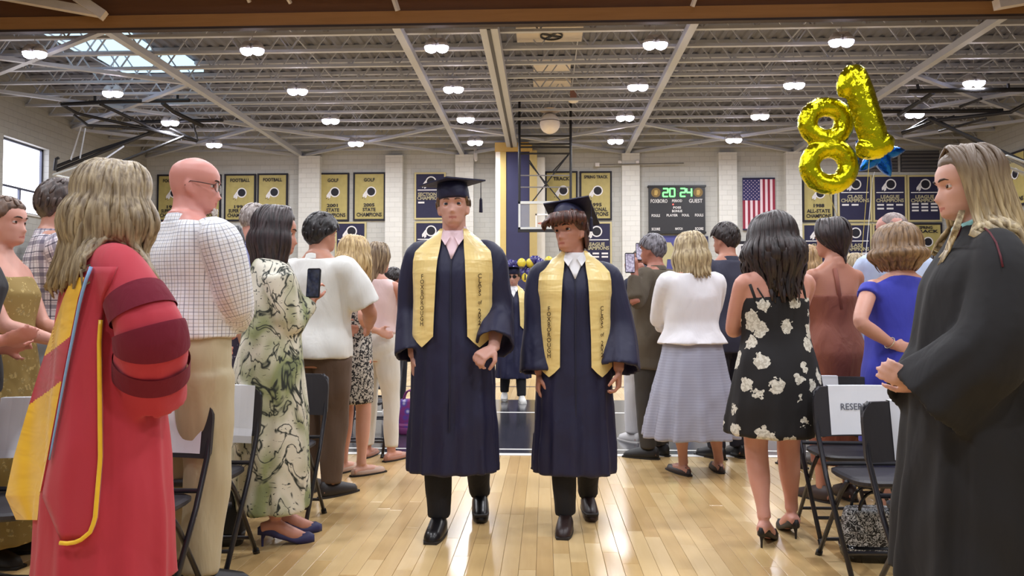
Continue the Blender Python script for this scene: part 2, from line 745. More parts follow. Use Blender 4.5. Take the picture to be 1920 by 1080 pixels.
# wooden header beam crossing the hall, with a lighter lower rail
M_WOOD_D = wood_mat('stained_wood', (96, 60, 38), (116, 76, 48), 0.4)
M_WOOD_L = wood_mat('varnished_wood', (140, 98, 56), (168, 122, 74), 0.3)
HZ = at(960, 46, 16.5).z
trim = link('trim_1', MB().span(XL, XR, 16.45, 16.6, HZ + 0.28, 9.2), M_WOOD_D, kind='structure')
link('lower_rail', MB().span(XL, XR, 16.40, 16.6, HZ + 0.02, HZ + 0.30), M_WOOD_L, trim)
link('edge_strip', MB().span(XL, XR, 16.39, 16.55, HZ - 0.03, HZ + 0.02), plain((52, 38, 34), 0.6), trim)
# white braces in front of the header
for (a, b, c, d, w) in ((-60, -20, 195, 26, 0.17), (140, -8, 196, 30, 0.2), (733, -20, 746, 20, 0.08), (1308, -16, 1298, 12, 0.07), (1868, 8, 1960, -8, 0.2), (460, -14, 468, 4, .06), (535, -10, 545, 6, .06)):
    p, q = at(a, b, 15.9), at(c, d, 16.05)
    link('brace', MB().beam(p, q, w, w), plain((196, 186, 180), 0.5), ceiling)

# ================================================================== LAMPS
tl_h = plain((186, 184, 190), 0.4)
M_LENS = emit((236, 232, 255), 26.0)


def make_lamp():
    root = thing('ceiling_lamp', 'x', 'lamp')
    hb = MB()
    for s in (-1, 1):
        hb.tube([(s * 0.13, 0, 0.20), (s * 0.13, 0, 0.17), (s * 0.13, 0, 0.06), (s * 0.13, 0, 0.0)], [0.03, 0.08, 0.15, 0.155], 16)
    hb.span(-0.16, 0.16, -0.05, 0.05, 0.14, 0.2)
    link('housing', hb, tl_h, root)
    for s in (-1, 1):
        lb = MB()
        lb.tube([(s * 0.13, 0, 0.01), (s * 0.13, 0, -0.05), (s * 0.13, 0, -0.10), (s * 0.13, 0, -0.13)], [0.15, 0.145, 0.11, 0.05], 16)
        link('lens', lb, M_LENS, root, smooth=True)
    link('hanger', MB().tube([(0, 0, 0.2), (0, 0, 1.3)], 0.008, 6), M_STEEL, root)
    ld = bpy.data.lights.new('lamp_light', 'AREA')
    ld.shape = 'DISK'
    ld.size = 0.5
    ld.energy = LAMP_W
    ld.color = (0.95, 0.965, 1.0)
    lo = bpy.data.objects.new('lamp_light', ld)
    COL.objects.link(lo)
    lo.parent = root
    lo.location = (0, 0, -0.15)
    return root


LZ = 7.34
lamp0 = make_lamp()
first = True
rows = [(-12.1, 'in the row nearest the left wall'), (-6.85, 'in the second row from the left wall'), (-2.5, 'in the row left of the track beam'),
        (2.55, 'in the row right of the white globe'), (6.75, 'in the row above the wall flag'), (11.5, 'in the row nearest the right wall')]
order = ['farthest', 'third', 'second', 'nearest']
num = {0: 'nearest the wooden header', 1: 'second from the header', 2: 'third from the header', 3: 'closest to the far wall'}
for rx, rt in rows:
    for k in range(4):
        y = 17.7 + 3.33 * k
        if rx > 11 and k == 0:
            continue
        o = lamp0 if first else copy_tree(lamp0)
        first = False
        o.location = (rx, y, LZ)
        o['label'] = 'lit twin lamp %s, %s' % (rt, num[k])
        o['group'] = 'ceiling lamps beyond the header'
for rx in (-6.85, -2.5, 2.55, 6.75):
    for y in (13.6, 10.0, 6.4, 2.8, -0.8):
        o = copy_tree(lamp0)
        o.location = (rx, y, LZ)
        o['label'] = 'lit twin high-bay lamp overhead on the near side of the header'
        o['group'] = 'ceiling lamps on the near side of the header'

# ================================================================== THINGS ON AND NEAR THE FAR WALL
M_GOLD = plain((176, 162, 100), 0.6, 0, 0.18, 5)
M_NAVY = plain((34, 33, 66), 0.7, 0, 0.1, 5)
M_WHITE = plain((226, 224, 226), 0.6)
M_DARK = plain((26, 24, 36), 0.7)
M_GOLDFRAME = plain((190, 178, 130), 0.5)
M_PALEGOLD = plain((178, 170, 138), 0.6)


def emblem(mb, c, r, m_ring, m_in, y):
    """ring with a dark profile inside and two hanging feathers: shapes in the xz plane"""
    cx, cz = c
    N = 28
    ring = [[(cx + rr * r * math.cos(2 * math.pi * j / N), y, cz + rr * r * math.sin(2 * math.pi * j / N)) for j in range(N)] for rr in (1.0, 0.78)]
    mb.quad_rings(ring, cap=False, mi=m_ring)
    b = len(mb.v)
    mb.v.extend((cx + 0.78 * r * math.cos(2 * math.pi * j / N), y + 0.002, cz + 0.78 * r * math.sin(2 * math.pi * j / N)) for j in range(N))
    mb.f.append(tuple(range(b, b + N)))
    mb.mi.append(m_ring if m_in == 2 else 1)
    prof = [(-.30, .50), (.12, .58), (.42, .38), (.48, .05), (.40, -.10), (.46, -.26), (.34, -.34), (.30, -.56), (.02, -.60), (-.02, -.34), (-.30, -.5), (-.40, -.1)]
    b = len(mb.v)
    mb.v.extend((cx + q[0] * r, y - 0.003, cz + q[1] * r) for q in prof)
    mb.f.append(tuple(range(b, b + len(prof))))
    mb.mi.append(m_in)
    for (x0, z0, x1, z1, w) in ((-.95, .15, -1.62, -1.15, .26), (-.80, -.25, -1.2, -1.32, .22)):
        b = len(mb.v)
        p, q = Vector((x0, z0)), Vector((x1, z1))
        d = (q - p).normalized()
        nn = Vector((-d.y, d.x)) * w
        m = p.lerp(q, 0.7)
        pts = [p + nn * .4, m + nn, q, m - nn, p - nn * .4]
        mb.v.extend((cx + v.x * r, y - 0.001, cz + v.y * r) for v in pts)
        mb.f.append(tuple(range(b, b + 5)))
        mb.mi.append(m_ring)
        b = len(mb.v)
        t2 = q + d * 0.28
        mb.v.extend((cx + v.x * r, y - 0.002, cz + v.y * r) for v in (q + nn * .35, t2, q - nn * .35))
        mb.f.append((b, b + 1, b + 2))
        mb.mi.append(m_in)


def banner(x0, x1, y0, y1, style, lines, label, bars=None, Yw=None, side=None):
    """wall banner: pixel box of its frame, gold cloth in a black frame or navy cloth in a gold frame"""
    Yb = (Yw or WALL_Y) - 0.06
    p, q = at(x0, y1, Yb), at(x1, y0, Yb)
    w, h = q.x - p.x, q.z - p.z
    root = thing('wall_banner', label, 'banner', ((p.x + q.x) / 2, Yb, p.z), 0, 'championship banners in the hall')
    gold = style == 'gold'
    fw = 0.07
    cl = MB()
    rows_ = []
    for i in range(9):
        z = fw + (h - 2 * fw) * i / 8
        rows_.append([(-w / 2 + fw + (w - 2 * fw) * j / 12, -0.012 - 0.008 * math.sin(j * 1.9 + i * .6) * (1 if gold else .4), z) for j in range(13)])
    cl.quad_rings(rows_, closed=False)
    link('cloth', cl, M_GOLD if gold else M_NAVY, root, smooth=True)
    link('backing', MB().span(-w / 2 + 0.02, w / 2 - 0.02, 0.005, 0.03, 0.02, h - 0.02), M_DARK, root)
    fm = M_DARK if gold else M_GOLDFRAME
    for a in ((-w / 2, w / 2, h - fw, h), (-w / 2, w / 2, 0, fw), (-w / 2, -w / 2 + fw, fw, h - fw), (w / 2 - fw, w / 2, fw, h - fw)):
        link('frame_bar', MB().span(a[0], a[1], -0.03, 0.04, a[2], a[3]), fm, root)
    em = MB()
    if gold:
        emblem(em, (w * 0.06, h * 0.60), h * 0.105, 0, 1, -0.03)
        link('emblem', em, [M_WHITE, M_DARK], root)
        lm = M_DARK
    else:
        emblem(em, (w * 0.03, h * 0.80), h * 0.115, 0, 1, -0.03)
        link('emblem', em, [M_WHITE, M_DARK], root)
        lm = M_PALEGOLD
    lt = MB()
    for (s, fz, sz, fwid) in lines:
        add_text(lt, s, h * sz * 1.3, Matrix.Translation((0, -0.034, h * fz)) @ FACE_CAM, w * fwid, 0.006)
    if lt.v:
        link('lettering', lt, lm, root)
    if not gold:
        bm_ = MB()
        bm_.span(-w * 0.4, w * 0.4, -0.032, -0.028, h * 0.615, h * 0.635)
        for (bx, bz) in bars or []:
            bm_.span(w * (bx - 0.1), w * (bx + 0.1), -0.032, -0.028, h * (bz - 0.018), h * (bz + 0.018))
        link('name_bars', bm_, M_WHITE, root)
    if side:
        root.location = side[0]
        root.rotation_euler = (0, 0, side[1])
    return root


champs = [('CHAMPIONS', .12, .085, .78)]
sb = [('FOOTBALL', .86, .075, .62), ('1991', .30, .07, .34), ('SUPER BOWL', .215, .075, .7)] + champs
banner(294, 353, 327, 415, 'gold', [('FOOTBALL', .86, .075, .62)] + sb[1:], 'gold football banner at the far left, mostly hidden behind the bald man\'s head')
banner(356, 415, 327, 415, 'gold', sb, 'gold football banner just right of the bald man\'s face')
banner(420, 480, 326, 415, 'gold', sb, 'gold football banner reading super bowl champions, above the grey-haired head')
banner(482, 540, 325, 414, 'gold', [sb[0]] + sb[1:], 'gold football banner directly above the dark-haired woman in the printed dress')
st = [('STATE', .225, .075, .4)] + champs
banner(594, 655, 324, 415, 'gold', [('GOLF', .84, .075, .34), ('2001', .32, .07, .34)] + st, 'gold golf banner dated 2001, left one of the two golf banners')
banner(662, 723, 323, 414, 'gold', [('GOLF', .84, .075, .34), ('2005', .32, .07, .34)] + st, 'gold golf banner dated 2005, right beside the pilaster')
b_small = [('CLASS', .53, .075, .45), ('CHAMPIONS', .45, .08, .82)]
banner(628, 687, 416, 505, 'navy', b_small, 'navy banner below the golf banners, behind the blonde woman\'s head', [(-.28, .3), (0, .3)])
banner(777, 836, 323, 412, 'navy', [('SECTIONAL', .53, .075, .78), ('CHAMPIONS', .45, .08, .82)], 'navy sectional champions banner behind the tall graduate\'s cap', [(-.28, .36)])
banner(777, 836, 415, 505, 'navy', b_small, 'navy banner beside the tall graduate\'s shoulder, below the sectional one', [(-.28, .3)])
banner(1022, 1083, 321, 412, 'gold', [('TRACK', .84, .075, .5), ('NATIONAL', .225, .075, .6)] + champs, 'gold banner behind the basketball hoop frame')
banner(1087, 1147, 321, 413, 'gold', [('SPRING TRACK', .88, .065, .74), ('1995', .31, .075, .34), ('NATIONAL', .215, .08, .7)] + champs, 'gold spring track banner dated 1995, above the shorter graduate\'s cap')
lg = [('LEAGUE', .53, .075, .55), ('CHAMPIONS', .45, .08, .82)]
b6 = [(-.28, .34), (0, .34), (.28, .34), (-.28, .27), (0, .27), (.28, .27)]
banner(1087, 1147, 416, 506, 'navy', lg, 'navy league champions banner right of the shorter graduate\'s head', b6)
banner(1505, 1563, 328, 416, 'gold', [('1988', .34, .075, .34), ('ALL-STATE', .225, .08, .74)] + champs, 'gold all-state champions banner under the number 8 balloon')
banner(1571, 1634, 328, 416, 'navy', b_small, 'navy class champions banner in the upper row, left of the league ones', [(-.28, .36), (0, .36)])
banner(1637, 1699, 328, 416, 'navy', lg, 'navy league champions banner in the upper row, above the balding man', [(-.28, .36), (0, .36), (.28, .36), (-.28, .28), (0, .28)])
banner(1702, 1764, 328, 416, 'navy', lg, 'navy league champions banner next to the long-haired woman\'s face', [(x, z) for z in (.38, .31, .24) for x in (-.28, 0, .28)])
banner(1505, 1563, 419, 507, 'navy', b_small, 'navy banner behind the woman in the rust dress', [(-.28, .3)])
banner(1571, 1634, 419, 507, 'navy', b_small, 'navy class champions banner in the lower row', [(-.28, .36), (0, .36), (.28, .36)])
banner(1637, 1699, 419, 507, 'navy', lg, 'navy banner in the lower row, mostly hidden by the balding man', [(-.28, .36)])
banner(1706, 1766, 418, 507, 'gold', [('SPRING', .9, .065, .4), ('TRACK', .82, .065, .74)] + champs, 'gold track banner in the lower row beside the long-haired woman')
zz = at(1800, 408, 30).z
banner(1805, 1866, 322, 412, 'gold', [('TRACK', .84, .075, .5)] + champs, 'gold banner on the right wall, half behind the long blonde hair', side=((XR - 0.06, 29.4, zz), R(-90)))
banner(1885, 1946, 322, 412, 'gold', [('SOCCER', .84, .075, .5)] + champs, 'gold banner on the right wall at the picture\'s edge', side=((XR - 0.06, 27.0, zz), R(-90)))


# dark louvre panels high on the far wall at the right
for (a, b, c, d, lab) in ((1690, 1762, 282, 322, 'dark grey wall panel high above the navy banners'), (1610, 1684, 284, 322, 'dark grey wall panel behind the blue star balloon')):
    p, q = at(a, d, WALL_Y - .1), at(b, c, WALL_Y - .1)
    t_ = thing('wall_panel', lab, 'panel', ((p.x + q.x) / 2, WALL_Y - 0.06, p.z))
    w, h = q.x - p.x, q.z - p.z
    link('board', MB().span(-w / 2, w / 2, 0, 0.05, 0, h), plain((62, 62, 68), 0.7), t_)
    for k in range(6):
        link('slat', MB().box((0, -0.02, h * (k + .5) / 6), (w * 0.96, 0.03, h * 0.11), Matrix.Rotation(R(25), 3, 'X')), plain((80, 80, 86), 0.6), t_)

# scoreboard
p, q = at(1217, 436, WALL_Y - .2), at(1322, 348, WALL_Y - .2)
w, h = q.x - p.x, q.z - p.z
sbd = thing('scoreboard', 'black electronic scoreboard showing 20:24 in green digits', 'scoreboard', ((p.x + q.x) / 2, WALL_Y - 0.2, p.z))
link('panel', MB().span(-w / 2, w / 2, 0, 0.18, 0, h), plain((34, 33, 38), 0.5), sbd)
link('frame_bar', MB().span(-w / 2 - .04, w / 2 + .04, -0.03, 0.18, h - .05, h + .02), M_BLACK, sbd)
link('frame_bar', MB().span(-w / 2 - .03, w / 2 + .03, -0.03, 0.18, -.05, .03), M_BLACK, sbd)
M_GREEN = emit((110, 255, 120), 3.0)
SEG = {'2': 'abged', '0': 'abcdef', '4': 'fgbc'}


def digit(ch, cx, cz, dw, dh):
    mb = MB()
    tk = 0.055
    seg = {'a': (0, dh / 2, dw, tk), 'g': (0, 0, dw, tk), 'd': (0, -dh / 2, dw, tk), 'f': (-dw / 2, dh / 4, tk, dh / 2), 'b': (dw / 2, dh / 4, tk, dh / 2),
           'e': (-dw / 2, -dh / 4, tk, dh / 2), 'c': (dw / 2, -dh / 4, tk, dh / 2)}
    for s in SEG[ch]:
        x, z, a, b = seg[s]
        mb.box((cx + x, -0.012, cz + z), (a, 0.02, b))
    link('digit', mb, M_GREEN, sbd)


for ch, fx in zip('2024', (-.205, -.085, .105, .215)):
    digit(ch, w * fx, h * 0.855, w * 0.085, h * 0.17)
cm = MB()
cm.box((w * .01, -.012, h * .885), (.05, .02, .05)).box((w * .01, -.012, h * .82), (.05, .02, .05))
link('colon', cm, plain((40, 90, 44), .5), sbd)
for sx in (-.375, .375):
    rm = MB()
    N = 24
    b = len(rm.v)
    rm.tube([(w * sx, -0.004, h * .855), (w * sx, -0.014, h * .855)], h * .1, 24)
    link('round_badge', rm, plain((124, 100, 52), .6), sbd)
    pm = MB()
    pm.quad_rings([[(w * sx + a * h, -0.018, h * .855 + c * h) for a, c in ((-.03, .05), (.03, .055), (.045, 0), (.02, -.06), (-.035, -.05))],
                   [(w * sx + a * h, -0.015, h * .855 + c * h) for a, c in ((-.03, .05), (.03, .055), (.045, 0), (.02, -.06), (-.035, -.05))]])
    link('badge_mark', pm, plain((190, 160, 90), .6), sbd)
tx = MB()
for s, fx, fz, sz, fw in (('VISITORS', -.32, .67, .085, .3), ('PERIOD', 0, .675, .06, .18), ('GUEST', .33, .67, .085, .24), ('POSS', 0, .53, .05, .14), ('BONUS', 0, .455, .055, .18),
                          ('FOULS', -.38, .36, .06, .15), ('PLAYER', -.09, .365, .055, .2), ('FOUL', .15, .365, .055, .13), ('FOULS', .39, .365, .06, .15),
                          ('SCORE', -.38, .07, .06, .15), ('MATCH', .03, .075, .055, .13), ('SCORE', .39, .075, .06, .15)):
    if s == 'VISITORS':
        s = 'FOXBORO'
    add_text(tx, s, h * sz * 1.3, Matrix.Translation((w * fx, -0.006, h * fz)) @ FACE_CAM, w * fw, 0.004)
link('lettering', tx, plain((216, 214, 214), .6), sbd)
link('red_light', MB().ball((-.07 * w, -.01, h * .6), .03, 10, 6), emit((255, 90, 80), 3), sbd)

# flag hung by its canton corner
p, q = at(1393, 432, WALL_Y - .1), at(1453, 333, WALL_Y - .1)
w, h = q.x - p.x, q.z - p.z
flag = thing('wall_flag', 'flag with vertical red and white stripes and starred blue canton on the far wall', 'flag', ((p.x + q.x) / 2, WALL_Y - 0.1, p.z))
M_RED, M_FW, M_FB = plain((142, 40, 62), .8), plain((226, 204, 214), .8), plain((48, 46, 96), .8)
for k in range(13):
    sm = MB()
    x0, x1 = -w / 2 + w * k / 13, -w / 2 + w * (k + 1) / 13
    z1 = h * 0.57 if k < 7 else h * 0.97
    sm.span(x0, x1, -0.004 - 0.006 * math.sin(k), 0.01, h * 0.03, z1)
    link('stripe', sm, M_RED if k % 2 == 0 else M_FW, flag)
can = link('canton', MB().span(-w / 2, -w / 2 + w * 7 / 13, -0.012, 0.01, h * .57, h * .97), M_FB, flag)
stm = MB()
for i in range(11):
    for j in range(9):
        if (i + j) % 2:
            continue
        cx, cz = -w / 2 + w * 7 / 13 * (j + .8) / 9.6, h * .57 + h * .4 * (i + .8) / 11.6
        b = len(stm.v)
        for k in range(10):
            r_ = .028 if k % 2 == 0 else .012
            stm.v.append((cx + r_ * math.sin(k * math.pi / 5), -0.015, cz + r_ * math.cos(k * math.pi / 5)))
        stm.f.append(tuple(range(b, b + 10)))
        stm.mi.append(0)
link('stars', stm, M_FW, can)
link('hem', MB().span(-w / 2, w / 2, -.016, .012, h * .97, h), plain((30, 30, 60), .8), flag)
link('hem', MB().span(-w / 2, w / 2, -.016, .012, 0, h * .03), plain((40, 34, 66), .8), flag)

# framed boards below the scoreboard
p, q = at(1207, 505, WALL_Y - .1), at(1292, 442, WALL_Y - .1)
w, h = q.x - p.x, q.z - p.z
bb = thing('notice_board', 'violet-blue board with a gold shape below the scoreboard', 'board', ((p.x + q.x) / 2, WALL_Y - .08, p.z))
link('board', MB().span(-w / 2, w / 2, 0, .05, 0, h), plain((74, 76, 140), .7), bb)
sh = [(-.28, .62), (-.12, .82), (.1, .8), (.2, .55), (.1, .3), (.02, .3), (.0, .05), (-.1, .05), (-.12, .32), (-.26, .4)]
link('cut_out', MB().quad_rings([[(a * w, -.02, b * h) for a, b in sh], [(a * w, 0, b * h) for a, b in sh]]), plain((176, 168, 128), .7), bb)
p, q = at(1294, 500, WALL_Y - .1), at(1328, 443, WALL_Y - .1)
w, h = q.x - p.x, q.z - p.z
jb = thing('framed_jersey', 'framed white jersey numbered 33 below the scoreboard', 'frame', ((p.x + q.x) / 2, WALL_Y - .08, p.z))
link('backing', MB().span(-w / 2, w / 2, 0, .05, 0, h), plain((40, 40, 74), .7), jb)
js = [(-.36, .1), (.36, .1), (.36, .6), (.44, .72), (.2, .88), (.1, .8), (-.1, .8), (-.2, .88), (-.44, .72), (-.36, .6)]
link('jersey', MB().quad_rings([[(a * w, -.02, b * h) for a, b in js], [(a * w, 0, b * h) for a, b in js]]), M_WHITE, jb)
tx = MB()
add_text(tx, '33', h * .42, Matrix.Translation((0, -.024, h * .4)) @ FACE_CAM, w * .5, .004)
link('lettering', tx, M_DARK, jb)
p, q = at(1380, 484, WALL_Y - .1), at(1420, 452, WALL_Y - .1)
w, h = q.x - p.x, q.z - p.z
fs = thing('wall_sign', 'black framed white sign with a big letter F left of the curly dark hair', 'sign', ((p.x + q.x) / 2, WALL_Y - .08, p.z))
link('frame', MB().span(-w / 2, w / 2, 0, .05, 0, h), M_DARK, fs)
link('sheet', MB().span(-w * .42, w * .42, -.01, 0, h * .08, h * .82), M_WHITE, fs)
tx = MB()
add_text(tx, 'F', h * .75, Matrix.Translation((-w * .15, -.014, h * .42)) @ FACE_CAM, None, .01)
link('lettering', tx, M_DARK, fs)

# padded stack of the divider wall
st_ = thing('divider_stack', 'tall stacked gym divider with navy and gold panels behind the graduates', 'divider', (0, 0, 0))
YS = 29.0
a0, a1, a2, a3, a4 = (at(v, 400, YS).x for v in (929, 938, 949, 993, 1007))
zt = at(950, 268, YS).z
link('white_edge', MB().span(a0, a1, YS - .02, WALL_Y - .4, 0, zt), plain((236, 232, 222), .6), st_)
link('gold_panel', MB().span(a1, a2, YS - .05, WALL_Y - .4, 0, zt), plain((196, 172, 104), .55), st_)
link('navy_panel', MB().span(a2, a3, YS - .02, WALL_Y - .4, 0, zt - .35), plain((40, 40, 78), .6), st_)
link('gold_panel', MB().span(a3, a4, YS - .05, WALL_Y - .4, 0, zt - .3), plain((176, 156, 100), .55), st_)
link('gold_cap', MB().span(a0 - .02, a3 + .1, YS - .1, WALL_Y - .4, zt - .34, zt), plain((190, 158, 88), .55), st_)
link('white_edge', MB().span(a4, a4 + .3, YS + .3, WALL_Y - .4, 0, zt - .5), plain((214, 212, 206), .6), st_)

# side hoop on its hanging frame
YH = 26.8
M_FRAME = plain((26, 25, 28), .5, .2)


def hp(x, y, Y=YH):
    return at(x, y, Y)


hoop = thing('basketball_hoop', 'glass basketball backboard on a black ladder-like ceiling frame behind the graduates', 'basketball hoop', (0, 0, 0))
p, q = hp(972, 430), hp(1071, 377)
link('glass_pane', MB().span(p.x, q.x, YH - .01, YH + .01, p.z, q.z), None, hoop)
tg = NT('backboard_glass')
tg.set((0.93, 0.96, 0.96, 1), 0.05)
tg.b.inputs['Alpha'].default_value = 0.12
bpy.data.objects['glass_pane'].data.materials.append(tg.m)
M_BBF = plain((196, 200, 200), .5)
for a in ((p.x, q.x, q.z - .09, q.z), (p.x, q.x, p.z, p.z + .07), (p.x, p.x + .07, p.z, q.z), (q.x - .07, q.x, p.z, q.z)):
    link('backboard_frame', MB().span(a[0], a[1], YH - .04, YH + .03, a[2], a[3]), M_BBF, hoop)
t0, t1 = hp(1004, 427), hp(1039, 401)
for a in ((t0.x, t1.x, t1.z - .05, t1.z), (t0.x, t0.x + .05, t0.z, t1.z), (t1.x - .05, t1.x, t0.z, t1.z)):
    link('target_line', MB().span(a[0], a[1], YH - .03, YH - .012, a[2], a[3]), M_WHITE, hoop)
link('bottom_pad', MB().span(p.x - .02, q.x + .02, YH - .05, YH + .05, p.z - .1, p.z), M_FRAME, hoop)
for x in (974, 1070):
    link('upright', MB().tube([Vector((hp(x, 205).x, YH, DECK_Z)), hp(x, 380)], .045, 8), M_FRAME, hoop)
for y in (255, 270, 276, 288):
    link('crossbar', MB().tube([hp(974, y), hp(1070, y)], .032, 8), M_FRAME, hoop)
for y in (329, 351):
    link('crossbar', MB().tube([hp(974, y), hp(1070, y)], .022, 8), plain((120, 120, 124), .4), hoop)
for x0, y0, x1, y1 in ((992, 305, 1052, 378), (1066, 290, 998, 378), (1070, 285, 1036, 322), (992, 300, 1022, 345)):
    link('diagonal', MB().tube([hp(x0, y0, YH + .1), hp(x1, y1, YH + .1)], .022, 8), M_FRAME, hoop)
link('rim', MB().tube([Vector(((p.x + q.x) / 2 + .23 * math.cos(a), YH - .38 + .23 * math.sin(a), p.z + .16)) for a in np.linspace(0, 2 * math.pi, 25)], .012, 6), plain((190, 70, 40), .5), hoop)

# white globe hanging below the roof
c = at(1031, 232, 25.0)
gl = thing('ceiling_globe', 'white hanging globe with a dark seam above the hoop frame', 'globe', c)
link('shell', MB().ball((0, 0, 0), .33, 24, 16), plain((226, 218, 210), .5), gl, smooth=True)
link('seam', MB().tube([Vector((.335 * math.cos(a), .335 * math.sin(a), .06)) for a in np.linspace(0, 2 * math.pi, 33)], .012, 6), plain((90, 84, 84), .5), gl)
link('ceiling_rose', MB().tube([(0, 0, .36), (0, 0, .42), (0, 0, .44)], [.18, .34, .36], 24), plain((160, 146, 136), .6), gl)
link('rod', MB().tube([(0, 0, .4), (0, 0, 1.6)], .02, 8), M_STEEL, gl)
# small camera dome / detector
c = at(1075, 190, 24.0)
dt = thing('ceiling_sensor', 'small white ceiling sensor with a reddish box above the hoop frame', 'sensor', c)
link('box', MB().span(-.1, .1, -.08, .08, .05, .32), plain((150, 110, 100), .6), dt)
link('dish', MB().tube([(0, 0, .05), (0, 0, 0), (0, 0, -.03)], [.08, .16, .12], 18), plain((220, 214, 208), .5), dt)
# ceiling fan unit
c = at(1034, 69, 18.6)
fu = thing('ceiling_fan_unit', 'pale square ceiling unit with a round dark fan just below the header', 'ceiling fan', c)
link('casing', MB().span(-.85, .75, -.5, .5, .05, .3), plain((190, 182, 176), .6), fu)
link('rim', MB().tube([(.26 * math.cos(a), .26 * math.sin(a), .02) for a in np.linspace(0, 2 * math.pi, 29)], .022, 8), M_BLACK, fu)
for k in range(4):
    bl = MB()
    bl.box((.13 * math.cos(k * math.pi / 2 + .5), .13 * math.sin(k * math.pi / 2 + .5), .02), (.24, .07, .012), Matrix.Rotation(k * math.pi / 2 + .5, 3, 'Z'))
    link('blade', bl, M_BLACK, fu)
# conduit and wall lamp
cd = thing('wall_conduit', 'thin horizontal conduit on the far wall left of the scoreboard', 'conduit', (0, 0, 0))
link('pipe', MB().tube([at(1122, 309, WALL_Y - .38), at(1282, 306, WALL_Y - .38)], .025, 8), plain((110, 108, 106), .5), cd)
link('bracket', MB().box(at(1162, 304, WALL_Y - .38), (.14, .08, .1)), M_WHITE, cd)
link('bracket', MB().box(at(1195, 304, WALL_Y - .38), (.12, .08, .1)), M_WHITE, cd)
link('end_box', MB().box(at(1120, 309, WALL_Y - .38), (.16, .1, .14)), M_WHITE, cd)
wlm = thing('wall_speaker', 'slim white curved wall fixture left of the padded divider', 'fixture', at(892, 300, WALL_Y - .4))
link('body', MB().tube([(0, 0, .45), (0, 0, .1), (.02, -.04, -.02), (.05, -.06, .0)], [.08, .085, .07, .04], 12), M_WHITE, wlm, smooth=True)
link('arm', MB().tube([(0, 0, .3), (0, .35, .34)], .03, 8), M_STEEL, wlm)


# big folding hoops hung from the roof at the two ends
def end_hoop(tubes, board, braces, label, dark=True):
    root = thing('ceiling_hoop', label, 'basketball hoop', (0, 0, 0))
    for (pts, r_) in tubes:
        link('frame_tube', MB().tube([at(*p_) for p_ in pts], r_, 8), M_FRAME, root)
    for (pts, r_) in braces:
        link('cable', MB().tube([at(*p_) for p_ in pts], r_, 6), plain((170, 172, 178), .35, .4), root)
    if board:
        bmb = MB()
        bmb.quad_rings([[at(*p_) for p_ in board], [at(*p_) + Vector((0, .02, -.05)) for p_ in board]])
        link('backboard', bmb, tg.m, root)
        for i in range(len(board)):
            link('backboard_frame', MB().tube([at(*board[i]), at(*board[(i + 1) % len(board)])], .035, 8), M_BBF, root)
    return root


end_hoop([([(115, 196, 22.5), (200, 191, 22.6), (355, 188, 22.8)], .06), ([(260, 229, 24.6), (418, 225, 24.6)], .06),
          ([(116, 196, 22.5), (145, 213, 23), (270, 240, 24.2), (370, 265, 25)], .05),
          ([(188, 195, 22.6), (305, 250, 24.8)], .05), ([(105, 320, 23.5), (250, 262, 24.3), (300, 240, 24.6)], .05), ([(103, 313, 23.5), (180, 283, 24), (300, 244, 24.6)], .05),
          ([(215, 308, 23.5), (345, 256, 24.6), (370, 264, 25)], .045), ([(305, 193, 23), (325, 210, 23.5), (380, 236, 24.4)], .07),
          ([(300, 243, 24.8), (340, 262, 25)], .04), ([(318, 240, 24.6), (365, 262, 25)], .04), ([(138, 215, 23), (165, 235, 23.3), (225, 238, 23.8), (330, 250, 24.8)], .045),
          ([(102, 320, 23.4), (105, 298, 23.4), (110, 296, 23.4)], .05), ([(362, 230, 24.8), (371, 264, 25)], .03), ([(178, 178, 22.6), (178, 192, 22.6)], .04), ([(333, 176, 22.8), (333, 188, 22.8)], .04)],
         [(100, 328, 22.2), (170, 306, 22.2), (196, 311, 22.8), (130, 334, 22.8)],
         [([(133, 300, 23.4), (152, 238, 23.2)], .02), ([(150, 297, 23.4), (160, 240, 23.3)], .02), ([(185, 306, 23), (232, 274, 23.6)], .03)],
         'black folding basketball hoop frame hung from the ceiling at the left end')
end_hoop([([(1702, 171, 21), (1800, 169, 21), (1935, 168, 21)], .06), ([(1650, 209, 23.5), (1760, 209, 23.3), (1880, 207, 23)], .06),
          ([(1690, 250, 24), (1760, 225, 23.5), (1895, 210, 22.8), (1960, 175, 22)], .055), ([(1685, 215, 23.6), (1750, 174, 21.6)], .06),
          ([(1740, 222, 23.6), (1830, 262, 23), (1935, 310, 22)], .055), ([(1748, 222, 23.7), (1840, 270, 23.1), (1935, 318, 22.1)], .055),
          ([(1690, 248, 24), (1790, 218, 23.4)], .04), ([(1700, 246, 24), (1745, 220, 23.8), (1800, 250, 24.2)], .04), ([(1720, 158, 21), (1723, 170, 21)], .04), ([(1890, 157, 21), (1891, 168, 21)], .04),
          ([(1840, 185, 22), (1800, 200, 22.8)], .04), ([(1760, 246, 24), (1850, 222, 23)], .035)],
         [(1860, 303, 21.8), (1888, 292, 21.8), (1960, 318, 21.8), (1960, 350, 22.2), (1925, 326, 22.2)],
         [([(1745, 200, 23), (1700, 170, 21.2)], .02)],
         'black folding basketball hoop frame hung from the ceiling at the right end')

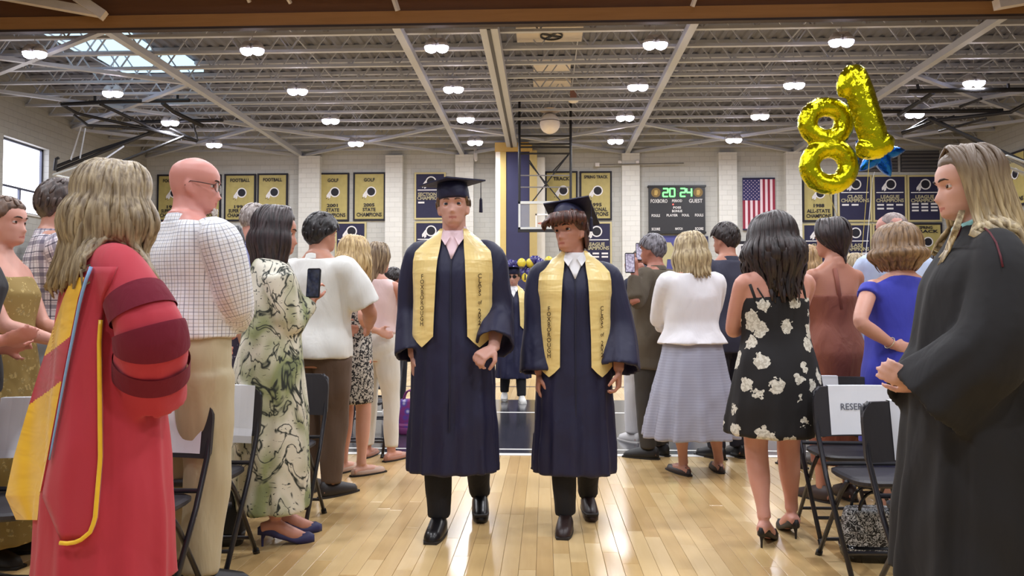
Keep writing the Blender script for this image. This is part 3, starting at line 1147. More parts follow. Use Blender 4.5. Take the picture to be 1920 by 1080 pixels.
# bleachers along both side walls
for side, x_in, lab in ((-1, XL, 'left'), (1, XR, 'right')):
    bl = thing('bleacher', 'stepped wooden bleacher along the %s wall' % lab, 'bleacher', (0, 0, 0))
    for k in range(6):
        xa = x_in - side * (0.75 * (5 - k) + 0.80)
        xb = xa + side * 0.75
        z1 = 0.42 * (k + 1) + 0.2
        link('riser', MB().span(min(xa, xb), max(xa, xb), 14, 29.5, 0, z1 - .05), plain((92, 84, 76), .7), bl)
        link('seat_board', MB().span(min(xa, xa + side * .32), max(xa, xa + side * .32), 14, 29.5, z1 - .04, z1), wood_mat('bench_wood', (176, 132, 84), (196, 152, 100)) if (k == 0 and side < 0) else bpy.data.materials['bench_wood'], bl)

# ================================================================== PEOPLE
def interp(tab, z):
    zs = [r[0] for r in tab]
    return [float(np.interp(z, zs, [r[k] for r in tab])) for k in range(1, len(tab[0]))]


TORSO = {
    'f': [(.455, .080, .060, -.005), (.50, .098, .068, -.010), (.535, .101, .071, -.012), (.60, .083, .058, -.004), (.635, .078, .055, 0), (.70, .087, .062, .003), (.735, .091, .068, .006),
          (.775, .097, .058, .0), (.805, .103, .046, -.006), (.828, .080, .038, -.010), (.848, .042, .034, -.012), (.868, .030, .032, -.012)],
    'm': [(.455, .082, .062, -.005), (.50, .096, .066, -.008), (.535, .097, .068, -.008), (.60, .090, .064, 0), (.64, .090, .064, .003), (.70, .099, .067, .003), (.74, .106, .069, .002),
          (.775, .112, .062, -.004), (.805, .116, .050, -.008), (.828, .090, .041, -.012), (.848, .050, .037, -.012), (.868, .034, .035, -.012)]}

HEAD_F = [(-.112, .040), (-.104, .070), (-.092, .084), (-.080, .080), (-.064, .084), (-.05, .082), (-.035, .081), (0, .082), (.018, .090), (.05, .089), (.075, .077), (.095, .055), (.108, .03), (.116, .0)]
HEAD_B = [(-.112, .0), (-.10, -.03), (-.085, -.055), (-.06, -.075), (-.03, -.09), (0, -.100), (.04, -.104), (.07, -.095), (.09, -.075), (.106, -.045), (.116, -.01)]
HEAD_A = [(-.112, .014), (-.104, .028), (-.09, .042), (-.07, .053), (-.045, .061), (-.02, .067), (0, .070), (.03, .0755), (.055, .075), (.08, .064), (.1, .042), (.111, .02), (.116, .003)]


def head_rings(wide=1.0, jaw=1.0, nose=1.0):
    rings = []
    n = 56
    for z in np.linspace(-.112, .116, 64):
        f = float(np.interp(z, *zip(*HEAD_F)))
        b = float(np.interp(z, *zip(*HEAD_B)))
        a = float(np.interp(z, *zip(*HEAD_A))) * wide * (jaw if z < -.03 else 1)
        cy = (f + b) / 2 if z < -.06 else -.006
        ring = []
        for j in range(n):
            t = 2 * math.pi * j / n
            cs, sn = math.cos(t), math.sin(t)
            pw = 2 / 2.25
            x = a * math.copysign(abs(cs) ** pw, cs)
            y = cy + (f - cy if sn > 0 else cy - b) * math.copysign(abs(sn) ** pw, sn)
            if sn > 0:
                ax = abs(x)
                nz = float(np.interp(z, (-.058, -.05, -.042, -.034, -.02, 0, .012), (0, .013, .026, .022, .013, .004, 0))) * nose
                nw = float(np.interp(z, (-.058, -.045, -.03, .01), (.017, .0155, .011, .008)))
                y += nz * math.exp(-(x / nw) ** 2)
                y -= .013 * math.exp(-((ax - .031) / .0145) ** 2 - ((z - .001) / .0115) ** 2)
                y += .005 * math.exp(-((ax - .028) / .02) ** 2 - ((z - .020) / .007) ** 2)
                y += .0055 * math.exp(-(x / .02) ** 2 - ((z + .0655) / .0045) ** 2)
                y += .0065 * math.exp(-(x / .018) ** 2 - ((z + .0775) / .005) ** 2)
                y -= .004 * math.exp(-(x / .026) ** 2 - ((z + .0715) / .0028) ** 2)
                y += .004 * math.exp(-((ax - .042) / .016) ** 2 - ((z + .028) / .016) ** 2)
                y -= .003 * math.exp(-((ax - .045) / .014) ** 2 - ((z + .065) / .018) ** 2)
            ring.append(Vector((x, y, z)))
        rings.append(ring)
    return rings


def hand(mb, Wp, d, pn, side, curl=0.35, s=1.0, spread=0.09):
    """palm, four fingers, thumb. d = direction of the fingers, pn = palm normal, side = +1 when the thumb lies along cross(d, pn)"""
    d = Vector(d).normalized()
    pn = Vector(pn)
    pn = (pn - d * pn.dot(d)).normalized()
    t = d.cross(pn) * side
    Wp = Vector(Wp)

    def ell(c, a, b):
        return [c + t * (a * math.cos(k * math.pi / 6)) + pn * (b * math.sin(k * math.pi / 6)) for k in range(12)]
    mb.quad_rings([ell(Wp + d * q * s, a * s, b * s) for q, a, b in ((-.02, .024, .019), (.01, .029, .018), (.04, .038, .017), (.075, .042, .0155), (.092, .038, .013))])
    for k, (off, L) in enumerate(((.031, .068), (.0105, .078), (-.0105, .072), (-.031, .056))):
        base = Wp + (d * .082 + t * off) * s
        pts, rad = [base - d * .01 * s], [.0095 * s]
        ang = 0.0
        p = base
        fan = t * (off / .031) * spread
        for q in range(3):
            ang += curl * (0.8 if q == 0 else 1.0)
            v = (d * math.cos(ang) + pn * math.sin(ang) + fan * math.cos(min(ang, 1.5))).normalized()
            pts.append(p)
            rad.append((.0093, .0088, .0082)[q] * s)
            p = p + v * L * s * (.44, .31, .25)[q]
        pts.append(p)
        rad.append(.0065 * s)
        mb.tube(pts[1:] if False else pts, rad, 8)
    base = Wp + (d * .022 + t * .03) * s
    v1 = (d * .62 + t * .62 + pn * (.25 + .35 * curl)).normalized()
    v2 = (d * .85 + t * (.3 - .5 * curl) + pn * (.25 + .6 * curl)).normalized()
    p1 = base + v1 * .042 * s
    p2 = p1 + v2 * .05 * s
    mb.tube([base - t * .012 * s, base, p1, p1.lerp(p2, .5), p2], [.012 * s, .0135 * s, .0115 * s, .0105 * s, .007 * s], 8)


def ik(S, T, l1, l2, hint):
    v = T - S
    d = v.length
    mx = (l1 + l2) * 0.995
    if d > mx:
        T = S + v * (mx / d)
        v = T - S
        d = mx
    a = (l1 * l1 - l2 * l2 + d * d) / (2 * d)
    h = math.sqrt(max(0, l1 * l1 - a * a))
    u = v.normalized()
    hv = Vector(hint)
    hv = hv - u * hv.dot(u)
    hv = hv.normalized() if hv.length > 1e-6 else u.orthogonal().normalized()
    return S + u * a + hv * h, T


class Person:
    def __init__(s, label, px, Y, H, face=0.0, sex='f', build=1.0, head=(0, 0, 0), skin_rgb=(206, 160, 142), voxel=.009, arms=None, feet=None, hs=1.0, group=None,
                 wide=1.0, jaw=1.0, nose=1.0, X=None, Z=0.0, hx=0.0, seated=False, brow=(60, 44, 36), iris=(70, 50, 38)):
        s.H, s.sex, s.bw, s.voxel = H, sex, build, voxel
        s.seated = seated
        s.loc = Vector((at(px, 560, Y).x if X is None else X, Y, Z))
        s.rot = R(face)
        s.root = thing('person', label, 'person', s.loc, s.rot, group)
        s.inv = Matrix.Translation(s.loc) @ Matrix.Rotation(s.rot, 4, 'Z')
        s.inv = s.inv.inverted()
        s.rinv = Matrix.Rotation(-s.rot, 3, 'Z')
        s.skin = skin(skin_rgb)
        s.skin_rgb = skin_rgb
        s.hs = hs
        s.tab = [(z * H, a * H * build, b * H * build, y * H) for z, a, b, y in TORSO[sex]]
        k = H
        s.sx = (.100 if sex == 'f' else .116) * k * (0.4 + 0.6 * build)
        # head
        yaw, pitch, roll = head
        s.hc = Vector((hx, .008 * k, k - .116 * hs))
        s.hm = Matrix.Translation(s.hc + Vector((0, 0, -.09))) @ Euler((R(pitch), R(roll), R(yaw)), 'ZXY'.replace('ZXY', 'XYZ')).to_matrix().to_4x4() @ Matrix.Translation((0, 0, .09)) @ Matrix.Diagonal((hs, hs, hs, 1))
        # arms
        arms = arms or {}
        s.arm = {}
        for sd, nm in ((-1, 'L'), (1, 'R')):
            sp = arms.get(nm, {})
            S = Vector((sd * s.sx, -.010 * k, .802 * k))
            l1, l2 = .172 * k, .150 * k
            if 'w' in sp:
                T = s.inv @ at(*sp['w'])
            elif 'lw' in sp:
                T = Vector(sp['lw']) * k
            else:
                T = Vector((sd * (s.sx + .055 * k * (0.6 + 0.4 * build)), .03 * k, .492 * k))
            hint = Vector(sp.get('hint', (sd * .35, -1, -.2)))
            E, T = ik(S, T, l1, l2, hint)
            hd = s.rinv @ Vector(sp['hd']) if 'hd' in sp else (T - E).normalized()
            hn = s.rinv @ Vector(sp['hn']) if 'hn' in sp else Vector((-sd, 0, 0))
            s.arm[nm] = dict(S=S, E=E, T=T, hd=hd, hn=hn, curl=sp.get('curl', .35), thumb=sp.get('thumb', None), sd=sd)
        # legs
        s.leg = {}
        feet = feet or {}
        for sd, nm in ((-1, 'L'), (1, 'R')):
            hip = Vector((sd * .052 * k * build, -.004 * k, .49 * k))
            if seated:
                knee = Vector((sd * .06 * k, .25 * k, .50 * k))
                ank = Vector((sd * .06 * k, .25 * k, .24 * k))
                toe = (0, 1)
            else:
                fx, fy, fz, ta = feet.get(nm, (sd * .055, 0.0, 0.0, sd * 12))
                ank = Vector((fx * k, fy * k, .045 * k + fz * k))
                knee = Vector((hip.x * .45 + ank.x * .55, hip.y * .5 + ank.y * .42 + .018 * k + fz * .5 * k, .275 * k + fz * .35 * k))
                toe = (-math.sin(R(-ta)), math.cos(R(ta)))
            s.leg[nm] = dict(hip=hip, knee=knee, ank=ank, toe=Vector((toe[0], toe[1], 0)).normalized(), sd=sd, lift=0.0 if seated else fz * k)
        s.make_body(wide, jaw, nose)
        s.make_face(brow, iris)

    # ------------------------------------------------------------ surfaces
    def ring(s, z, pad=0.0, n=40, p=2.3, tab=None, pleat=0, pn=0, ph=0.0):
        a, b, y = interp(tab or s.tab, z)
        out = []
        for j in range(n):
            t = 2 * math.pi * j / n
            out.append(s.surf(t, z, pad, p, (a, b, y), pleat, pn, ph))
        return out

    def surf(s, t, z, pad=0.0, p=2.3, aby=None, pleat=0.0, pn=0, ph=0.0, tab=None):
        a, b, y = aby or interp(tab or s.tab, z)
        cs, sn = math.cos(t), math.sin(t)
        m = 1 + (pleat * math.sin(pn * t + ph) + pleat * .5 * math.sin((pn * 1.7 // 1) * t + 1.3 * ph + 1) if pleat else 0)
        return Vector((((a + pad) * m) * math.copysign(abs(cs) ** (2 / p), cs), y + ((b + pad) * m) * math.copysign(abs(sn) ** (2 / p), sn), z))

    def front_y(s, x, z, pad, tab=None, p=2.3, back=False):
        a, b, y = interp(tab or s.tab, z)
        a, b = a + pad, b + pad
        q = min(.999, abs(x) / a)
        v = b * (1 - q ** p) ** (1 / p)
        return y - v if back else y + v

    def limb(s, mb, pts, rad, n=14):
        P, Q = [], []
        for i in range(len(pts) - 1):
            for k in range(4):
                f = k / 4
                P.append(Vector(pts[i]).lerp(Vector(pts[i + 1]), f))
                g = f * f * (3 - 2 * f)
                Q.append(rad[i] * (1 - g) + rad[i + 1] * g)
        P.append(Vector(pts[-1]))
        Q.append(rad[-1])
        for _ in range(2):   # round the joints
            P = [P[0]] + [(P[i - 1] + P[i] * 2 + P[i + 1]) / 4 for i in range(1, len(P) - 1)] + [P[-1]]
        mb.tube(P, Q, n)

    def arm_pts(s, nm, frac=2.0):
        A = s.arm[nm]
        S, E, T = A['S'], A['E'], A['T']
        if frac <= 1:
            return [S, S.lerp(E, frac)]
        return [S, E, E.lerp(T, frac - 1)]

    # ------------------------------------------------------------ body
    def make_body(s, wide, jaw, nose):
        k = s.H
        mb = MB()
        zs = np.linspace(.455 * k, .868 * k, 26)
        mb.quad_rings([s.ring(z, 0) for z in zs])
        bwl = .55 + .45 * s.bw
        mlt = 1.0 if s.sex == 'f' else 1.1
        for nm in 'LR':
            A = s.arm[nm]
            S, E, T = A['S'], A['E'], A['T']
            f = k * bwl * mlt
            s.limb(mb, [S + Vector((-A['sd'] * .03 * k, 0, .004 * k)), S, S.lerp(E, .45), E, E.lerp(T, .3), T], [.024 * f, .0265 * f, .0255 * f, .022 * f, .023 * f, .0150 * f])
            th = A['thumb'] if A['thumb'] else None
            # thumb along cross(d, pn)*side : pick the side so that the thumb points forward/up for a hanging arm
            sd = th if th else (1 if A['hd'].cross(A['hn']).dot(Vector((0, 1, .3))) > 0 else -1)
            hand(mb, T, A['hd'], A['hn'], sd, A['curl'], (k / 1.75) * (1.04 if s.sex == 'm' else .94))
            Lg = s.leg[nm]
            s.limb(mb, [Lg['hip'], Lg['hip'].lerp(Lg['knee'], .4), Lg['knee'], Lg['knee'].lerp(Lg['ank'], .35), Lg['ank'].lerp(Lg['knee'], .12), Lg['ank']],
                   [.054 * k * bwl, .047 * k * bwl, .034 * k * bwl, .032 * k * bwl, .0205 * k, .021 * k])
            a, t = Lg['ank'], Lg['toe']
            bz = a.z - .045 * k + .018 * k
            dp = Lg.get('lift', 0.0)
            mb.tube([Vector((a.x, a.y, bz)) - t * .04 * k, Vector((a.x, a.y, bz + .006 * k)), Vector((a.x, a.y, bz - dp * .75)) + t * .05 * k, Vector((a.x, a.y, bz - .005 * k - dp)) + t * .095 * k],
                    [.016 * k, .021 * k, .022 * k, .012 * k], 10)
        # neck and head
        nr = .034 * k if s.sex == 'm' else .0285 * k
        nt = s.hm @ Vector((0, -.022, -.045))
        nb = Vector((0, -.013 * k, .835 * k))
        mb.tube([nb, nb.lerp(nt, .35), nb.lerp(nt, .7), nt], [nr * 1.35, nr * 1.03, nr, nr * 1.02], 18)
        mb.quad_rings([[s.hm @ p for p in r] for r in head_rings(wide, jaw, nose)])
        for sd in (-1, 1):
            rot = Matrix.Rotation(R(sd * 18), 3, 'Z')
            rot4 = s.hm.to_3x3() @ rot
            mb.ball(s.hm @ Vector((sd * .074, -.010, -.012)), (.0085, .019, .031), 12, 8, rot4)
            mb.ball(s.hm @ Vector((sd * .070, .002, -.036)), (.008, .010, .012), 10, 6, rot4)
        me = remesh(mb, s.voxel, 2, .45)
        co = get_co(me)
        hi = np.array(s.hm.inverted())
        # lips by position on the face
        me.materials.append(s.skin)
        c = s.skin_rgb
        me.materials.append(skin((int(c[0] * .90), int(c[1] * .76), int(c[2] * .77))))
        n = len(me.polygons)
        ce = np.empty(n * 3, dtype=np.float32)
        me.polygons.foreach_get('center', ce)
        ce = ce.reshape(-1, 3)
        loc = ce @ hi[:3, :3].T + hi[:3, 3]
        lips = (np.abs(loc[:, 0]) < .019) & (loc[:, 1] > .07) & (loc[:, 2] < -.0635 - np.abs(loc[:, 0]) * .15) & (loc[:, 2] > -.080 + np.abs(loc[:, 0]) * .35)
        me.polygons.foreach_set('material_index', lips.astype(np.int32))
        s.body = link('body', me, None, s.root, smooth=True)

    def make_face(s, brow, iris):
        for sd in (-1, 1):
            ey = MB()
            lid = MB()
            c = Vector((sd * .031, .0625, .0005))
            r = .0128
            rings = []
            nv, nu = 12, 16
            for i in range(nv + 1):          # axis along +y so the iris is a cap
                a = math.pi * (i / nv)
                rings.append([s.hm @ (c + Vector((r * math.sin(a) * math.cos(2 * math.pi * j / nu), r * math.cos(a), r * math.sin(a) * math.sin(2 * math.pi * j / nu)))) for j in range(nu)])
            b = len(ey.f)
            ey.quad_rings(rings, cap=False)
            for i in range(nv):
                for j in range(nu):
                    ey.mi[b + i * nu + j] = 1 if i == 0 else (2 if i == 1 else 0)
                    if i in (2,):
                        ey.mi[b + i * nu + j] = 2
            for lo, hi_ in ((22, 115), (-110, -30)):
                rr = []
                for e in np.linspace(R(lo), R(hi_), 7):
                    rr.append([s.hm @ (c + Vector((.0142 * math.sin(u), .0142 * math.cos(u) * math.cos(e), .0142 * math.sin(e) * (.35 + .65 * math.cos(u))))) for u in np.linspace(-1.35, 1.35, 11)])
                lid.quad_rings(rr, closed=False)
            o = link('eye', ey, [plain((214, 208, 204), .25), plain((16, 12, 12), .2), plain(iris, .25)], s.root, smooth=True)
            link('eyelids', lid, s.skin, o, smooth=True)
            bw = MB()
            pts = [s.hm @ Vector((sd * x, y, z)) for x, y, z in ((.013, .090, .0195), (.024, .089, .0235), (.036, .082, .0245), (.046, .071, .020))]
            bw.tube(pts, [.0028 * s.hs, .0042 * s.hs, .0036 * s.hs, .0015 * s.hs], 6)
            link('eyebrow', bw, plain(brow, .7), s.root, smooth=True)

    # ------------------------------------------------------------ garments
    def garment(s, name, mb, mat, voxel=None, uv=False, amp=.004, seed=None, freq=(18, 18, 9), smooth=3, label=None):
        me = remesh(mb, voxel or max(.013, s.voxel * 1.1), smooth, .5)
        if uv:
            s.cloth_uv(me)
        if amp:
            wrinkle(me, amp, freq, random.random() * 6 if seed is None else seed)
        return link(name, me, mat, s.root, smooth=True, label=label)

    def cloth_uv(s, me):
        """per-vertex cloth coordinates in metres: round the trunk and up, or round the arm and along it"""
        co = get_co(me).astype(np.float64)
        uv = np.zeros((len(co), 3), dtype=np.float32)
        uv[:, 0] = np.arctan2(co[:, 0], -co[:, 1]) * .17
        uv[:, 1] = co[:, 2]
        best = np.full(len(co), 1e9)
        for nm in 'LR':
            A = s.arm[nm]
            off = 0.0
            for p, q in ((A['S'], A['E']), (A['E'], A['T'])):
                p_, d = np.array(p), np.array(q - p)
                L = np.linalg.norm(d)
                d = d / L
                rel = co - p_
                t = rel @ d
                tc = np.clip(t, 0, L)
                dist = np.linalg.norm(rel - tc[:, None] * d, axis=1)
                u = np.cross(d, np.array((0.3, .2, 1.0)))
                u /= np.linalg.norm(u)
                w = np.cross(d, u)
                ang = np.arctan2(rel @ w, rel @ u)
                m = (dist < .105) & (dist < best) & (np.abs(co[:, 0]) > s.sx * .98)
                uv[m, 0] = (ang * .065)[m]
                uv[m, 1] = (off + t)[m]
                best[m] = dist[m]
                off += L
        at_ = me.attributes.new('cloth_uv', 'FLOAT_VECTOR', 'POINT')
        at_.data.foreach_set('vector', uv.ravel())

    def top(s, name, mat, z0=.50, z1=.842, sleeve=(2.0, 2.0), pad=.014, spad=.012, hem=.012, collar=True, amp=.004, cuff=None, belly=0.0):
        k = s.H
        mb = MB()
        zs = np.linspace(z0 * k, z1 * k, 18)
        rings = []
        for z in zs:
            low = max(0, (.60 * k - z) / (.10 * k))
            rings.append(s.ring(z, pad + hem * low + belly * math.exp(-((z / k - .62) / .06) ** 2)))
        mb.quad_rings(rings)
        f = k * (.55 + .45 * s.bw) * (1.0 if s.sex == 'f' else 1.1)
        for nm, fr in zip('LR', sleeve):
            if fr <= 0:
                continue
            pts = s.arm_pts(nm, fr)
            r0 = .033 * f + spad
            if fr <= 1:
                rad = [r0, .029 * f + spad * 1.5]
            else:
                rad = [r0, .0245 * f + spad, (cuff or (.016 * f + spad * .8))]
            A = s.arm[nm]
            s.limb(mb, [pts[0] + Vector((-A['sd'] * .03 * k, 0, .0))] + pts, [r0] + rad)
        o = s.garment(name, mb, mat, amp=amp, uv=True)
        if collar:
            cm = MB()
            nr = (.041 if s.sex == 'm' else .036) * k
            rr = []
            for zz, ex in ((.832, .012), (.848, .004), (.862, .0), (.858, .006), (.842, .016)):
                rr.append([Vector((math.cos(t) * (nr + ex), -.014 * k + math.sin(t) * (nr + ex) * .95 + (.006 if math.sin(t) > .8 else 0), zz * k)) for t in np.linspace(0, 2 * math.pi, 29)[:-1]])
            cm.quad_rings(rr, cap=False)
            cme = cm.mesh('collar')
            s.cloth_uv(cme)
            link('collar', cme, mat, o, smooth=True)
        return o

    def trousers(s, mat, name='trousers', pad=.014, end=.03, top_=.60, amp=.004, flare=.0):
        k = s.H
        mb = MB()
        zs = np.linspace(.462 * k, top_ * k, 9)
        mb.quad_rings([s.ring(z, pad * .7) for z in zs])
        bwl = .55 + .45 * s.bw
        for nm in 'LR':
            Lg = s.leg[nm]
            a = Lg['ank'].copy()
            low = Lg['knee'].lerp(a, min(1, (.275 - end) / .23))
            s.limb(mb, [Lg['hip'] + Vector((0, 0, .0)), Lg['hip'].lerp(Lg['knee'], .4), Lg['knee'], Lg['knee'].lerp(low, .5), low],
                   [.055 * k * bwl + pad, .049 * k * bwl + pad, .036 * k * bwl + pad, .032 * k * bwl + pad + flare, .026 * k + pad + flare])
        return s.garment(name, mb, mat, amp=amp)

    def lower(s, name, mat, tab, amp=.004, pleat=0.0, pn=14, sleeves=None, voxel=None, tops=True, p=2.3, holes=0):
        """loft garment from a table of (z, a, b, y) fractions of the height"""
        k = s.H
        t2 = [(z * k, a * k * s.bw, b * k * s.bw, y * k) for z, a, b, y in tab]
        s.gt = t2
        zt, zb_ = t2[-1][0], t2[0][0]
        mb = MB()
        ph = random.random() * 6
        rings = []
        for z in np.linspace(zb_, zt, 30):
            w = max(0.0, min(1.0, (zt - z) / (zt - zb_)))
            rings.append(s.ring(z, 0, n=84 if pleat else 44, p=p, tab=t2, pleat=pleat * w, pn=pn, ph=ph))
        if holes:      # open bottom: go back up inside
            inner = [s.ring(zb_ + q, -.034 - q * .1, n=84 if pleat else 44, p=p, tab=t2) for q in (0.10, 0.05, 0.0)]
            rings = inner + rings
        mb.quad_rings(rings)
        if sleeves:
            sleeves(mb)
        return s.garment(name, mb, mat, amp=amp, voxel=voxel)

    def belt(s, z, mat, h=.018, pad=.018):
        k = s.H
        mb = MB()
        mb.quad_rings([s.ring((z - h / 2) * k, pad), s.ring((z + h / 2) * k, pad)])
        return link('belt', mb, mat, s.root, smooth=False)

    def shoes(s, mat, heel=0.0, kind='shoe', sole=(40, 36, 34)):
        k = s.H
        for nm in 'LR':
            Lg = s.leg[nm]
            a, t = Lg['ank'], Lg['toe']
            r = Vector((t.y, -t.x, 0))
            dp = Lg['lift']
            z0 = a.z - .045 * k - (dp if heel else 0)
            mb = MB()
            L0, L1 = -.048 * k, .115 * k
            rings = []
            for f in np.linspace(0, 1, 12):
                y = L0 + (L1 - L0) * f
                w = .024 * k * (1 - abs(2 * f - 1.1) ** 3 * .5) * (0.88 if heel else 1.06)
                hgt = (.058 if f < .35 else .058 - (f - .35) * .052) * k
                if heel:
                    hgt = (.030 - .002 * f if f > .72 or f < .3 else .020) * k
                if kind == 'slipper':
                    hgt = (.035 - .01 * f) * k
                if f in (0.0, 1.0):
                    w *= .55
                    hgt *= .7
                zb_ = z0 + (heel * max(0, 1 - max(0, f - .15) * 1.75) if heel else -dp * max(0, f - .25) * 1.2)
                c = Vector((a.x, a.y, zb_)) + t * y
                rings.append([c - r * w, c - r * w * 1.02 + Vector((0, 0, hgt * .45)), c - r * w * .6 + Vector((0, 0, hgt)), c + r * w * .6 + Vector((0, 0, hgt)), c + r * w * 1.02 + Vector((0, 0, hgt * .45)), c + r * w])
            mb.quad_rings(rings)
            o = link('shoe', mb, mat, s.root, smooth=True)
            if heel:
                hb = MB()
                c = Vector((a.x, a.y, z0)) + t * (L0 + .014 * k)
                hb.tube([c, c + Vector((0, 0, heel * .6)), c + Vector((0, 0, heel + .012)) + t * .008], [.005, .007, .016], 8)
                link('heel', hb, mat, o)
            else:
                sb_ = MB()
                sb_.quad_rings([[p + Vector((0, 0, dz)) for p in [Vector((a.x, a.y, z0)) + t * (L0 - .006 + (L1 - L0 + .012) * f) + r * sd_ * .0265 * k * (1 - abs(2 * f - 1.1) ** 3 * .45) for sd_, f in
                                [(-1, q) for q in np.linspace(0, 1, 9)] + [(1, q) for q in np.linspace(1, 0, 9)]]] for dz in (0.0, .012)])
                link('sole', sb_, plain(sole, .7), o)

    # ------------------------------------------------------------ hair
    def cap_mesh(s, mb, t=.014, line_front=.058, line_side=.0, line_back=-.075, side_in=58, rough=.004, seed=0.0, top=1.0):
        """short hair: a closed shell over the scalp that dives under the skin outside the hairline"""
        nv, nu = 40, 56
        rings = []
        for i in range(nv + 1):
            el = math.pi * (i / nv) - math.pi / 2
            el = max(-1.45, min(1.55, el))
            ring = []
            for j in range(nu):
                az = 2 * math.pi * j / nu           # 0 = front
                d = Vector((math.sin(az) * math.cos(el), math.cos(az) * math.cos(el), math.sin(el)))
                base = Vector((d.x * .0755, d.y * (.0945 if d.y > 0 else .0985), d.z * .0955)) + Vector((0, -.006, .020))
                a = abs(math.degrees(az if az <= math.pi else 2 * math.pi - az))
                zl = float(np.interp(a, (0, side_in - 18, side_in, 92, 112, 135, 180), (line_front, line_front - .004, line_side + .028, line_side, line_side - .025, line_back, line_back)))
                m = (base.z - zl) / .016
                m = max(-1.0, min(1.0, m))
                tt = t * (1 + .35 * max(0, d.z) * top)
                th = -.014 + (tt + .014) * (m * .5 + .5) if m < 1 else tt
                th += rough * math.sin(9 * az + 5 * el + seed) * math.sin(13 * el + 3 * az + seed) * (1 if m > .2 else 0)
                ring.append(s.hm @ (base + d * th))
            rings.append(ring)
        mb.quad_rings(rings)

    def lock(s, mb, pts, w, t, n=6):
        rings = []
        for i, p in enumerate(pts):
            a, c = pts[max(0, i - 1)], pts[min(len(pts) - 1, i + 1)]
            tg_ = (c - a).normalized()
            out = Vector((p.x, p.y + .01, 0.0))
            if p.z > .04:
                out = Vector((p.x, p.y, p.z - .0))
            out = out - tg_ * out.dot(tg_)
            out = out.normalized() if out.length > 1e-5 else tg_.orthogonal().normalized()
            sd = tg_.cross(out)
            f = i / (len(pts) - 1)
            ww = w * (0.5 + 0.5 * min(1, f * 4)) * (1 - max(0, (f - .7) / .3) ** 2 * .75)
            tt = t * (1 - max(0, (f - .75) / .25) * .7)
            rings.append([s.hm @ (p + sd * (ww * math.cos(k * 2 * math.pi / n)) + out * (tt * math.sin(k * 2 * math.pi / n))) for k in range(n)])
        mb.quad_rings(rings)

    def long_hair(s, rgb, rgb2=None, L=.34, n=90, az0=52, bulge=.012, wave=.008, wf=22.0, flare=0.0, part=0.0, w=.017, thick=.012, gather=None, zmix=None, tipvar=.05, in_=0.0, cap=True, drape=None, rnd=3, name='hair', backfall=0.0, label=None):
        mb = MB()
        rg = random.Random(rnd)
        if cap:
            s.cap_mesh(mb, t=thick * .9, line_front=.066, line_side=.01, line_back=-.07, rough=.002)
        for i in range(n):
            az = R(az0 + (360 - 2 * az0) * (i + rg.random() * .8) / n)
            dx, dy = math.sin(az), math.cos(az)
            jit = rg.uniform(-.004, .008)
            Rx, Ry, Rz = .079 + thick + jit, .100 + thick + jit, .100 + thick + jit
            ys = rg.uniform(-.03, .055) if dy > -.5 else rg.uniform(-.05, .0)
            pts = []
            for q in np.linspace(0.06, 1, 8):
                a = q * math.pi / 2
                c0 = Vector((part * (1 - q), ys * (1 - q) ** 1.0, .018))
                pts.append(c0 + Vector((Rx * dx * math.sin(a), -.006 * q + Ry * dy * math.sin(a), Rz * math.cos(a))))
            e = pts[-1]
            ll = L * rg.uniform(1 - tipvar * 2, 1.0 + tipvar)
            ph = rg.uniform(0, 6.28)
            m = 9
            for q in range(1, m + 1):
                f = q / m
                rr = 1 + (bulge * math.sin(min(1, f * 1.6) * math.pi) + flare * f * f - in_ * f ** 3) / .1
                z = e.z - ll * f
                x, y = e.x * rr, (e.y + .006) * rr - .006 - backfall * f
                wv = wave * min(1, f * 2) * math.sin(wf * ll * f + ph)
                if gather:                       # pull the ends towards a point (tied back)
                    g = min(1, f * 1.3) ** 1.2
                    x, y = x * (1 - g) + gather[0] * g, y * (1 - g) + gather[1] * g
                pts.append(Vector((x + wv * dy + wv * .4, y + wv * dx, z)))
            if drape is not None:
                hi = s.hm.inverted()
                for q in range(8, len(pts)):
                    pl = s.hm @ pts[q]
                    lo_, no_, _, _d = drape.find_nearest(pl)
                    if lo_ is not None and (pl - lo_).dot(no_) < .018:
                        pts[q] = hi @ (lo_ + no_ * .02)
            s.lock(mb, pts, w * rg.uniform(.8, 1.25), .0065)
        return link(name, mb, hair_mat(rgb, rgb2, zmix), s.root, smooth=True, label=label)

    def short_hair(s, rgb, rgb2=None, **kw):
        mb = MB()
        s.cap_mesh(mb, **kw)
        rg = random.Random(5)
        t = kw.get('t', .014)
        for i in range(70):                         # small locks for texture
            az = rg.uniform(-math.pi, math.pi)
            a = abs(math.degrees(az))
            el = rg.uniform(.25, 1.4) if a < 75 else rg.uniform(-.15, 1.4)
            if a < 75 and el < .75 and kw.get('line_front', .058) > .05:
                continue
            if kw.get('bald'):
                continue
            pts = []
            for q in range(5):
                e2 = el - q * .10
                d = Vector((math.sin(az + q * .03) * math.cos(e2), math.cos(az + q * .03) * math.cos(e2), math.sin(e2)))
                pts.append(Vector((d.x * (.0755 + t), d.y * (.096 + t), d.z * (.0955 + t * 1.2))) + Vector((0, -.006, .020)) + d * .003)
            s.lock(mb, pts, .011, .004, 5)
        return link('hair', mb, hair_mat(rgb, rgb2), s.root, smooth=True)

